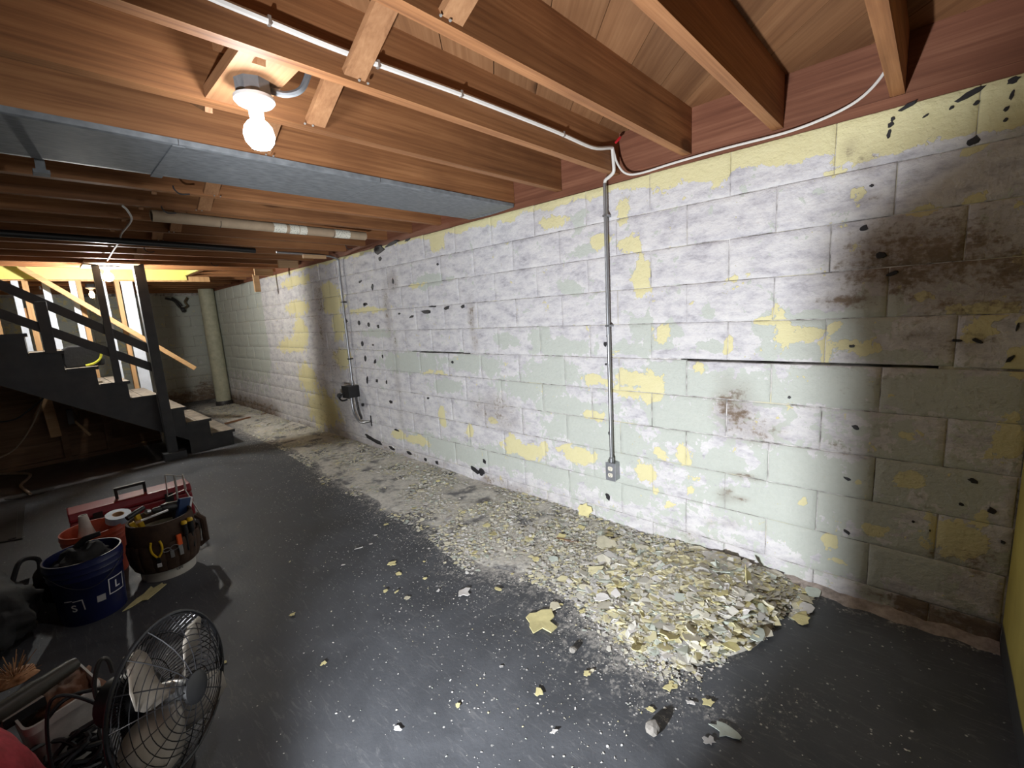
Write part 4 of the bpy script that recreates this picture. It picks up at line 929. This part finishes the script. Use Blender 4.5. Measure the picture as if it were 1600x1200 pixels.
# ------------------------------------------------------------------ tools and tubs on the left
def blob(name, mat, parent, size, loc=(0,0,0), amp=0.16, freq=3.0, seed=0, sub=4, flat=0.0, creases=0.0):
    bm = bmesh.new(); bmesh.ops.create_icosphere(bm, subdivisions=sub, radius=1.0)
    from mathutils import noise as mn
    for v in bm.verts:
        c = v.co.copy(); k = 1+amp*mn.noise(c*freq+Vector((seed, 0, 0)))+creases*abs(mn.noise(c*freq*2.3+Vector((0, seed, 0))))
        v.co = Vector((c.x*size[0]*k, c.y*size[1]*k, c.z*size[2]*k))
        if v.co.z < -size[2]*flat: v.co.z = -size[2]*flat
    zmin = min(v.co.z for v in bm.verts)
    for v in bm.verts: v.co.z -= zmin; v.co += Vector(loc)
    me = bpy.data.meshes.new(name); bm.to_mesh(me); bm.free(); me.polygons.foreach_set('use_smooth', [True]*len(me.polygons)); me.materials.append(mat)
    return inst(name, me, parent)
def text_mesh(body, size, ext=0.0):
    cu = bpy.data.curves.new('lettering', 'FONT'); cu.body = body; cu.size = size; cu.align_x = 'CENTER'; cu.align_y = 'CENTER'; cu.offset = size*0.02
    o = bpy.data.objects.new('lettering_tmp', cu); COL.objects.link(o); dg = bpy.context.evaluated_depsgraph_get(); dg.update()
    me = bpy.data.meshes.new_from_object(o.evaluated_get(dg)); bpy.data.objects.remove(o); bpy.data.curves.remove(cu); return me
def wrap(me, rad, ang, z, slope=0.0, tilt=0.0, lift=0.001):
    """wrap a flat mesh (x right, y up) on the outside of a bucket wall of radius rad at height z (radius grows by slope per metre)"""
    bm = bmesh.new(); bm.from_mesh(me); bmesh.ops.subdivide_edges(bm, edges=[e for e in bm.edges if e.calc_length() > 0.012], cuts=2); bmesh.ops.triangulate(bm, faces=bm.faces)
    for v in bm.verts:
        x, y = v.co.x*math.cos(tilt)-v.co.y*math.sin(tilt), v.co.x*math.sin(tilt)+v.co.y*math.cos(tilt)
        r = rad+slope*y+lift; a = ang+x/rad; v.co = Vector((r*math.cos(a), r*math.sin(a), z+y))
    bm.to_mesh(me); bm.free(); return me
def frame_mesh(w, h, t):
    me = bpy.data.meshes.new('frame'); mb = MB(); o = [(-w/2,-h/2),(w/2,-h/2),(w/2,h/2),(-w/2,h/2)]
    for (x0,y0,x1,y1) in ((-w/2,-h/2,w/2,-h/2+t),(-w/2,h/2-t,w/2,h/2),(-w/2,-h/2+t,-w/2+t,h/2-t),(w/2-t,-h/2+t,w/2,h/2-t)):
        n = 6; vs = []; fs = []
        mb.add([(x0,y0,0),(x1,y0,0),(x1,y1,0),(x0,y1,0)], [(0,1,2,3)])
    return mb.mesh('frame')
def bucket(t, h, rb, rt, mat, handle=True):
    MB().lathe([(rb-.01, 0.006), (rb, 0.0), (rb+(rt-rb)*.7, h*.7), (rt, h*.72), (rt-.001, h*.735), (rt, h*.8), (rt+.004, h*.81), (rt+.002, h*.83), (rt+.004, h*.9), (rt+.007, h*.905), (rt+.006, h*.92), (rt+.003, h*.985), (rt+.004, h), (rt-.003, h), (rt-.005, h*.97), (rb-.004, 0.012), (0.001, 0.010)], 40, cap=False).build('bucket_body', mat, t, smooth=True)
blue = plain('blue_bucket_plastic', (0.007, 0.012, 0.07), 0.35, var=.15)
white_pl = plain('white_bucket_plastic', (0.62, 0.61, 0.56), 0.45, var=.06)
orange_pl = plain('orange_bucket_plastic', (0.48, 0.07, 0.028), 0.4, var=.1)
leather = plain('brown_canvas', (0.055, 0.03, 0.018), 0.85, var=.35, scale=22, bump=.5)
white_print = plain('white_print', (0.72, 0.72, 0.74), 0.5, var=.03)
yellow_pl = plain('tool_yellow', (0.72, 0.46, 0.02), 0.4, var=.08)
red_pl = plain('toolbox_red', (0.24, 0.014, 0.022), 0.4, var=.15)
orange_grip = plain('orange_grip', (0.85, 0.12, 0.02), 0.4, var=.05)
black_cloth = plain('black_cloth', (0.013, 0.013, 0.014), 0.8, var=.3, scale=20, bump=.6)
chrome = plain('tool_steel', (0.5, 0.5, 0.5), 0.3, 0.8)

# blue bucket with printed lettering
bx, by = -2.435, 3.16; H1 = 0.335
t = thing('bucket', 'dark blue plastic bucket with white print holding black gear', 'bucket', (bx, by, 0))
bucket(t, H1, 0.13, 0.15, blue)
camdir = math.atan2(CAM[1]-by, CAM[0]-bx)
sl_ = 0.02/H1
def print_on(body, ang, z, size, fw, fh, tilt=0.0):
    r = 0.13+sl_*z
    if body:
        me = wrap(text_mesh(body, size), r, ang, z, sl_, tilt, .0022); me.materials.append(white_print); inst('printed_letter', me, t)
    if fw:
        me = wrap(frame_mesh(fw, fh, .005), r, ang, z, sl_, tilt, .0022); me.materials.append(white_print); inst('printed_frame', me, t)
print_on('L', camdir+0.78, 0.15, 0.055, 0.085, 0.085, -.05)
print_on('S', camdir-0.55, 0.10, 0.05, 0.0, 0.0, .05)
for (x0, y0, x1, y1) in ((-.035,.03,.0,.035),(.0,.024,.035,.029),(.035,-.03,.04,.029)):
    me = wrap(MB().add([(x0,y0,0),(x1,y0,0),(x1,y1,0),(x0,y1,0)], [(0,1,2,3)]).mesh('printed_frame'), 0.13+sl_*.1, camdir-0.55, 0.112, sl_, .05, .0022); me.materials.append(white_print); inst('printed_frame', me, t)
me = wrap(MB().add([(-.017,-.017,0),(.017,-.017,0),(.017,.017,0),(-.017,.017,0)], [(0,1,2,3)]).mesh('sticker'), 0.137, camdir+.22, 0.115, sl_, -.05, .0025); me.materials.append(plain('grey_sticker', (.42,.42,.44), .5)); inst('sticker', me, t)
MB().tube([(0.155*math.cos(camdir+a), 0.155*math.sin(camdir+a), H1*.88-0.10*math.cos(a*1.05)**2*1.0) for a in [-1.5+3.0*k/16 for k in range(17)]], 0.0016, 6).build('wire_bail', dark_steel, t, smooth=True)
g = blob('black_jacket', black_cloth, None, (.115, .115, .11), amp=.35, freq=2.6, seed=4, flat=.6, creases=.2); g.location = (bx-.005, by, .185); tag(g, 'crumpled black cloth stuffed into the blue bucket', 'cloth')
k_ = MB().tube([(0,0,0), (.1,-.04,.09), (.16,-.05,.10)], [.014,.016,.012], 10).build('caulk_tube', black_plastic, None, smooth=True); k_.location = (bx-.08, by+.04, .31); tag(k_, 'black tube sticking out of the blue bucket', 'tube')

# tool bucket: white pail inside a brown pocketed organiser
tx, ty = -2.085, 3.33; H2 = 0.34
t = thing('tool_bucket', 'white bucket wrapped in a brown pocketed tool organiser full of hand tools', 'bucket', (tx, ty, 0))
bucket(t, H2, 0.135, 0.15, white_pl)
tc = math.atan2(CAM[1]-ty, CAM[0]-tx)
MB().lathe([(0.143, .065), (0.15, .06), (0.162, .17), (0.165, .30), (0.158, H2+.012), (0.146, H2+.012), (0.14, H2-.06), (0.138, H2-.06)], 40, cap=False).build('organiser_sleeve', leather, t, smooth=True)
for i in range(9):
    a = tc-1.3+i*0.36; w_ = .05
    m = MB(); ring_ = []
    for zz, bul in ((.07, .006), (.12, .022), (.20, .026), (.235, .018)):
        for u in (-1, -.5, 0, .5, 1):
            r = .154+.04*(zz-.06)+bul*(1-u*u); an = a+u*w_/.16; ring_.append((r*math.cos(an), r*math.sin(an), zz))
    m.add(ring_, [(j*5+i2, j*5+i2+1, (j+1)*5+i2+1, (j+1)*5+i2) for j in range(3) for i2 in range(4)])
    m.build('pocket', leather, t, smooth=True)
me = wrap(text_mesh('LIFE', 0.02), 0.137, tc+.35, 0.045, .04, 0, .002); me.materials.append(black_plastic); inst('printed_letter', me, t)
MB().tube([(tx*0+.165*math.cos(tc+1.55), .165*math.sin(tc+1.55), .10), (.205*math.cos(tc+1.55), .205*math.sin(tc+1.55), .12), (.205*math.cos(tc+1.55), .205*math.sin(tc+1.55), .26), (.17*math.cos(tc+1.55), .17*math.sin(tc+1.55), .30)], .018, 8).build('side_pouch', leather, t, smooth=True)
def tool(name, label, cat, ang, rad, z, lean=(0,0)):
    q = thing(name, label, cat, (tx+rad*math.cos(tc+ang), ty+rad*math.sin(tc+ang), z)); q.rotation_euler = (lean[0], lean[1], tc+ang); return q
for ang, nm in ((.62, 'screwdriver with yellow capped black handle, inner one on the organiser'), (.86, 'screwdriver with yellow capped black handle nearest the side pouch')):
    q = tool('screwdriver', nm, 'screwdriver', ang, .178, .235)
    MB().lathe([(0.006, -.09), (0.006, 0), (0.013, .005), (.016, .03), (.014, .06), (.016, .075)], 12).build('handle', black_plastic, q, smooth=True)
    MB().lathe([(.016, .075), (.0165, .085), (.012, .093), (.001, .095)], 12).build('end_cap', yellow_pl, q, smooth=True)
q = tool('utility_knife', 'knife with bright orange grip in a front organiser pocket', 'knife', .38, .182, .20)
MB().box((-.008, -.013, 0), (.008, .013, .065)).build('grip', orange_grip, q, bevel=.004); MB().box((-.005, -.01, -.06), (.005, .01, 0)).build('blade_holder', chrome, q)
q = tool('pliers', 'yellow handled pliers hanging from a front organiser pocket', 'pliers', -.22, .185, .17)
for s in (-1, 1):
    MB().tube(smooth_path([(0, s*.004, 0), (0, s*.022, .03), (0, s*.026, .065), (0, s*.02, .095)], 5), [.006]*16, 8).build('handle', yellow_pl, q, smooth=True)
MB().beam((0, 0, 0), (0, 0, -.05), .018, .01).build('jaw', black_plastic, q); MB().box((.006, -.008, -.055), (.012, .012, -.035)).build('tag', white_print, q)
q = tool('spring_clamp', 'small steel clamp hooked on the organiser front', 'clamp', .12, .186, .20)
MB().tube([(0, .02*math.cos(a)+.018, .015*math.sin(a)) for a in [2*PI*k/14 for k in range(14)]], .0025, 6, closed=True).build('finger_ring', chrome, q); MB().tube([(0, .018*math.cos(a)-.02, .011*math.sin(a)) for a in [2*PI*k/14 for k in range(14)]], .0025, 6, closed=True).build('finger_ring', chrome, q); MB().box((-.003, -.006, -.055), (.003, .012, -.012)).build('jaw', chrome, q)
q = thing('hammer', 'yellow handled hammer standing inside the tool bucket', 'hammer', (tx-.07, ty+.02, .22)); q.rotation_euler = (.12, -.22, .3)
MB().box((-.012, -.016, 0), (.012, .016, .19)).build('handle', yellow_pl, q, bevel=.004); MB().lathe([(.014, -.05), (.016, 0), (.012, .05)], 12, (0, 0, .2), (1, .2, 0)).build('head', black_plastic, q)
q = thing('level', 'second yellow tool handle leaning in the tool bucket', 'tool', (tx-.095, ty-.03, .25)); q.rotation_euler = (-.1, -.3, 0); MB().box((-.01, -.013, 0), (.01, .013, .12)).box((-.013, -.016, .08), (.013, .016, .12)).build('handle', yellow_pl, q, bevel=.003)
q = thing('paint_stick', 'white stick lying across the top of the tool bucket', 'stick', (tx-.09, ty-.05, H2+.03)); MB().beam((0, 0, 0), (.13, -.005, .018), .014, .008).build('shaft', white_print, q); MB().beam((-.025, 0, -.003), (0, 0, 0), .02, .012).build('tip', scrap_wood, q)
q = thing('cordless_drill', 'black cordless drill resting in the tool bucket', 'drill', (tx+.035, ty+.02, H2-.03)); q.rotation_euler = (0, .1, .4)
MB().lathe([(.02, -.09), (.03, -.085), (.032, .0), (.024, .03), (.018, .035), (.016, .07), (.008, .08)], 14, (0, 0, .07), (-1, 0, .1)).build('motor_body', black_plastic, q, smooth=True); MB().beam((.045, 0, .07), (.06, 0, -.04), .03, .035).build('grip', black_plastic, q, bevel=.006); MB().lathe([(.013, 0), (.015, .02), (.005, .03)], 12, (-.09, 0, .08), (-1, 0, .1)).build('chuck', chrome, q, smooth=True)
q = thing('blue_package', 'blue and white package standing at the rear of the tool bucket', 'package', (tx+.11, ty+.03, H2-.06)); q.rotation_euler = (.1, .25, .5); MB().box((-.04, -.01, 0), (.04, .01, .13)).build('card', plain('navy_card', (.02,.05,.14), .5), q); MB().box((.028, -.0115, .0), (.041, .0115, .131)).build('white_edge', white_print, q)
q = thing('wire_rack', 'white wire roller frame standing behind the tool bucket', 'rack', (-1.83, 4.02, 0))
def wp(px, py): return Vector(at(px, py, 1, 4.02))-Vector((-1.83, 4.02, 0))
MB().tube([wp(258,742), wp(286,744), wp(291,764), wp(262,776), wp(258,742)], .005, 6).build('front_loop', nail_mat, q); MB().tube([wp(272,743), wp(275,760), wp(278,785), (0.02, 0, 0.01)], .007, 7).build('stem', nail_mat, q); MB().tube([wp(285,741), wp(289,765), (0.07, 0, 0.01)], .005, 6).build('side_wire', nail_mat, q)

# orange bucket, putty trowel and tape
ox, oy = -2.37, 3.64
t = thing('bucket', 'bright orange bucket between the blue bucket and red toolbox', 'bucket', (ox, oy, 0)); bucket(t, .30, .125, .145, orange_pl)
q = thing('spray_funnel', 'tall white funnel standing in the orange bucket', 'funnel', (ox-.03, oy-.04, .16)); MB().lathe([(.06, 0), (.055, .06), (.03, .16), (.02, .24), (.016, .24), (.05, .06), (.055, 0)], 16, cap=False).build('cone', plain('off_white_plastic', (.6,.56,.5), .5), q, smooth=True)
q = thing('tape_roll', 'pale blue roll of tape lying on the orange bucket', 'tape roll', (ox+.12, oy-.02, .305)); q.rotation_euler = (.25, 0, .3); MB().lathe([(.03, 0), (.062, 0), (.062, .042), (.03, .042), (.03, 0)], 28, cap=False).build('tape', plain('pale_blue_tape', (.40,.48,.58), .5), q, smooth=True); MB().lathe([(.026, 0), (.03, 0), (.03, .042), (.026, .042), (.026, 0)], 24, cap=False).build('core', scrap_wood, q, smooth=True)
# red toolbox
t = thing('toolbox', 'long red toolbox with a black top handle behind the buckets', 'toolbox', (-2.12, 4.26, 0), .0)
MB().box((-.345, -.11, 0), (.345, .11, .20)).build('body', red_pl, t, bevel=.012)
MB().prism([(-.115,.205),(.115,.205),(.115,.225),(.09,.265),(-.09,.265),(-.115,.225)], .69, Matrix(((0,0,1,-.345),(1,0,0,0),(0,1,0,0),(0,0,0,1)))).build('lid', red_pl, t, bevel=.008)
MB().box((-.09, -.014, .325), (.09, .014, .345)).box((-.09, -.012, .262), (-.072, .012, .33)).box((.072, -.012, .262), (.09, .012, .33)).build('handle', black_plastic, t, bevel=.003)
for x in (-.2, .2): MB().box((x-.025, -.122, .17), (x+.025, -.112, .235)).build('latch', black_plastic, t)
# black bag at the left edge
g = thing('duffel_bag', 'crumpled black bag on the floor left of the blue bucket', 'bag', (-2.81, 3.28, 0)); blob('bag_body', black_cloth, g, (.17, .28, .15), amp=.3, freq=2.6, seed=9, flat=.75, creases=.25)
MB().tube(smooth_path([(.10,.12,.2),(.14,.22,.27),(.2,.26,.24),(.2,.2,.17)],5), .012, 7).build('carry_strap', black_cloth, g, smooth=True)
g = thing('cap', 'dark brown cap lying between black bag and blue bucket', 'cap', (-2.57, 3.52, 0)); blob('crown', plain('dark_brown_cloth', (.03,.018,.012), .85, bump=.4), g, (.09,.09,.13), amp=.2, freq=2, seed=3, flat=.7); MB().prism([(.10*math.cos(a), .07*math.sin(a)) for a in [2*PI*k/16 for k in range(16)]], .008, Matrix.Translation((.05,-.05,.13))).build('brim', plain('dark_brown_cloth', (0,0,0)), g)
# ------------------------------------------------------------------ floor fan
FC = Vector((-2.311, 1.66, 0.333)); FA = math.radians(-46); FE = math.radians(6.8); FR = 0.225
t = thing('floor_fan', 'black wire caged floor fan with pale metal blades', 'fan', (FC.x, FC.y, 0))
nrm = Vector((math.cos(FE)*math.cos(FA), math.cos(FE)*math.sin(FA), math.sin(FE)))
ua = nrm.cross(Vector((0, 0, 1))).normalized(); ub = nrm.cross(ua)
MF = Matrix((( ua.x, ub.x, nrm.x, 0), (ua.y, ub.y, nrm.y, 0), (ua.z, ub.z, nrm.z, FC.z), (0, 0, 0, 1)))
fan_wire = plain('fan_black_wire', (0.02, 0.02, 0.022), 0.3, 0.3)
fan_blade = plain('fan_blade_metal', (0.40, 0.36, 0.31), 0.42, 0.35, var=.1)
def circ(r, z, n=40): return [(r*math.cos(2*PI*k/n), r*math.sin(2*PI*k/n), z) for k in range(n)]
def F(mb, nm, mat, sm=True, parent=None):
    o = mb.build(nm, mat, parent or t, smooth=sm); o.matrix_local = MF; return o
m = MB()
prof_f = lambda r: 0.075*(1-(r/FR)**2.4); prof_b = lambda r: -0.095*(1-(r/FR)**3)
for r in (.06, .078, .096, .114, .132, .15, .168, .186, .204, .217): m.tube(circ(r, prof_f(r)), .0016, 4, closed=True)
for k in range(16):
    a = 2*PI*k/16; m.tube([(r*math.cos(a+.5*(r-.05)), r*math.sin(a+.5*(r-.05)), prof_f(r)+.0015) for r in (.045, .09, .14, .18, .21, FR)], .0018, 4)
F(m, 'front_guard', fan_wire)
m = MB()
for k in range(72):
    a = 2*PI*k/72; m.tube([(r*math.cos(a), r*math.sin(a), prof_b(r)) for r in (.06, .12, .17, .205, .22, FR)], .0017, 4)
for r in (.1, .17, .215): m.tube(circ(r, prof_b(r)), .0022, 4, closed=True)
F(m, 'rear_guard', fan_wire)
F(MB().tube(circ(FR, 0, 48), .0065, 8, closed=True), 'rim_ring', fan_wire)
F(MB().lathe([(.001, .084), (.03, .083), (.046, .078), (.048, .070), (.001, .068)], 24, cap=False), 'badge_cap', black_plastic)
F(MB().lathe([(.03, -.03), (.032, .0), (.028, .03), (.012, .04)], 20), 'hub', chrome)
F(MB().lathe([(.05, -.20), (.07, -.19), (.075, -.10), (.06, -.075), (.03, -.04)], 24), 'motor', black_plastic)
for k in range(4):
    a0 = 2*PI*k/4+0.62; m = MB(); vs = []; NR, NA = 7, 6
    for i in range(NR):
        r = .03+(.205-.03)*i/(NR-1); wdt = .55+.62*math.sin(PI*min(1, (i+.6)/NR)); wdt *= (1.0 if i < NR-1 else .7)
        for j in range(NA):
            s = j/(NA-1)-.5; an = a0+s*wdt*1.05; vs.append((r*math.cos(an), r*math.sin(an), s*.07+.01*math.cos(s*3)))
    fs = [(i*NA+j, i*NA+j+1, (i+1)*NA+j+1, (i+1)*NA+j) for i in range(NR-1) for j in range(NA-1)]
    o = F(m.add(vs, fs), 'blade', fan_blade); sm_ = o.modifiers.new('thick', 'SOLIDIFY'); sm_.thickness = .0016
bk = MF @ Vector((0, 0, -.17))
MB().tube([bk, (bk.x, bk.y, .10), (bk.x, bk.y, .03)], .016, 10).build('stand', black_plastic, t, smooth=True)
MB().lathe([(.15, 0), (.15, .012), (.12, .025), (.03, .04)], 32, (bk.x, bk.y, 0)).build('base', black_plastic, t, smooth=True)
MB().tube(smooth_path([(bk.x, bk.y, .2), (bk.x-.06, bk.y+.05, .32), (bk.x-.14, bk.y+.06, .38), (bk.x-.17, bk.y+.05, .2), (bk.x-.15, bk.y, .02)], 6), .005, 7).build('power_cord', black_plastic, t, smooth=True)
# ------------------------------------------------------------------ white tub with tools, cord coil, red bag
zt = 0.24; q4 = [FL(*q, zt) for q in [(122,1036), (157,1068), (40,1142), (5,1098)]]
cx_, cy_ = sum(q[0] for q in q4)/4, sum(q[1] for q in q4)/4
t = thing('plastic_tub', 'dirty white plastic tub filled with tools beside the fan', 'tub', (cx_, cy_, 0))
m = MB(); tops = [(q[0]-cx_, q[1]-cy_) for q in q4]
def rr_poly(pts, k, rad=.03, n=5):
    out = []; pts = [Vector((x*k, y*k)) for x, y in pts]
    for i in range(4):
        p, a, b = pts[i], pts[i-1], pts[(i+1) % 4]; d1 = (a-p).normalized()*rad; d2 = (b-p).normalized()*rad
        out += [tuple((1-s)**2*(p+d1)+2*s*(1-s)*p+s*s*(p+d2)) for s in [j/(n-1) for j in range(n)]]
    return out
loops = [(rr_poly(tops, .80), 0.0), (rr_poly(tops, .97), zt-.03), (rr_poly(tops, 1.04), zt-.028), (rr_poly(tops, 1.05), zt), (rr_poly(tops, .98), zt), (rr_poly(tops, .95), zt-.02), (rr_poly(tops, .78), .01)]
n_ = len(loops[0][0]); vs = [(x, y, z) for lp, z in loops for x, y in lp]
fs = [(i*n_+k, i*n_+(k+1) % n_, (i+1)*n_+(k+1) % n_, (i+1)*n_+k) for i in range(len(loops)-1) for k in range(n_)]+[tuple(reversed(range(n_))), tuple((len(loops)-1)*n_+k for k in range(n_))]
m.add(vs, fs).build('tub_body', plain('grimy_white_plastic', (.42,.40,.37), .55, var=.3, scale=9), t, smooth=True)
g = blob('work_gloves', plain('rust_brown_leather', (.16,.07,.035), .8, var=.4, bump=.4), None, (.075, .10, .06), amp=.5, freq=3, seed=7, flat=.6, creases=.4); g.location = (cx_+.03, cy_+.05, .13); tag(g, 'rust brown leather gloves inside the white tub', 'gloves')
q = thing('angle_grinder', 'dark angle grinder lying across the white tub', 'grinder', (cx_-.04, cy_+.01, zt+.035)); q.rotation_euler = (0, -.05, .35)
MB().lathe([(.02, -.13), (.03, -.12), (.032, .0), (.027, .03), (.024, .10), (.018, .12)], 16, (0, 0, 0), (1, .1, 0)).build('motor_body', plain('olive_black', (.035,.033,.025), .5), q, smooth=True); MB().lathe([(.05, -.012), (.055, 0), (.05, .01)], 20, (-.15, -.01, .0), (.2, 0, 1)).build('guard', dark_steel, q, smooth=True)
g = thing('fibre_brush', 'tan fibrous brush head at the left end of the tub', 'brush', FL(22, 1062, .26)); g.location.z = zt+.02
blob('block', brace_wood, g, (.06, .05, .03), amp=.25, freq=2, seed=2)
m = MB()
for i in range(90):
    a = random.uniform(0, 6.28); u = random.uniform(.2, 1.0); d_ = Vector((math.cos(a)*u, math.sin(a)*u, random.uniform(.3, 1.0))); m.tube([d_*.03, d_*random.uniform(.055, .085)], .0012, 3)
m.build('bristles', plain('tan_bristle', (.32,.17,.08), .8), g)
q = thing('small_box', 'small pale box with a black side near the red bag', 'box', FL(33, 1112, .24)); q.location.z = .225; q.rotation_euler = (0, 0, .4); MB().box((-.05, -.025, 0), (.05, .025, .035)).build('carton', plain('grey_card', (.30,.27,.24), .7), q, bevel=.002); MB().box((-.051, -.028, .002), (.051, -.0255, .033)).build('dark_side', black_plastic, q)
# coil of black cord
cc = FL(100, 1158, .10); path = []
for i in range(220):
    a = i*2*PI/24; r = .085+.022*math.sin(i*.37)+.012*math.sin(i*1.3); path.append((r*math.cos(a), r*.75*math.sin(a)+.012*math.sin(i*.11), .07+.05*math.sin(a+i*.05)+.06*math.sin(i*.045)**2))
mz = min(p[2] for p in path); path = [(x, y, z-mz+.008) for x, y, z in path]
o = MB().tube(path, .0075, 6).build('cord_coil', black_plastic, None, smooth=True); o.location = (cc[0], cc[1]-.10, 0); tag(o, 'tangled coil of thick black cord in front of the tub', 'cord')
cable('extension_cord', [at(x, y, 1, 1.86) for x, y in [(75,1122),(95,1098),(120,1084),(150,1077),(178,1071)]], .006, black_plastic, 'black cord stretched over the tub rim to the fan', 'cord')
cable('extension_cord', [at(x, y, 1, 1.80) for x, y in [(176,1050),(168,1030),(155,1034),(148,1060),(149,1085),(160,1110),(167,1140),(170,1200)]], .006, plain('grey_cord', (.06,.06,.055), .5), 'grey cord looping up beside the fan cage', 'cord')
g = thing('red_bag', 'red fleece bundle at the lower left corner', 'bundle', (-2.775, 1.74, 0)); blob('fabric', plain('red_fleece', (.42,.045,.06), .9, var=.25, scale=30, bump=.6), g, (.165, .2, .25), amp=.12, freq=2.2, seed=12, flat=.8, creases=.08)
# unseen dark case added beside the work light, outside the frame, to shade the corner
tc_ = thing('shade_case', 'tall dark case, unseen, added next to the work light to shade the corner', 'case', CASE_POS, CASE_ROT)
MB().box((-.11, -.17, 0), (.11, .17, CASE_H-.02)).build('body', black_plastic, tc_, bevel=.01); MB().box((-.115, -.175, CASE_H-.1), (.115, .175, CASE_H)).build('lid', dark_steel, tc_, bevel=.008); MB().tube([(0, -.06, CASE_H), (0, -.06, CASE_H+.03), (0, .06, CASE_H+.03), (0, .06, CASE_H)], .008, 8).build('handle', black_plastic, tc_)
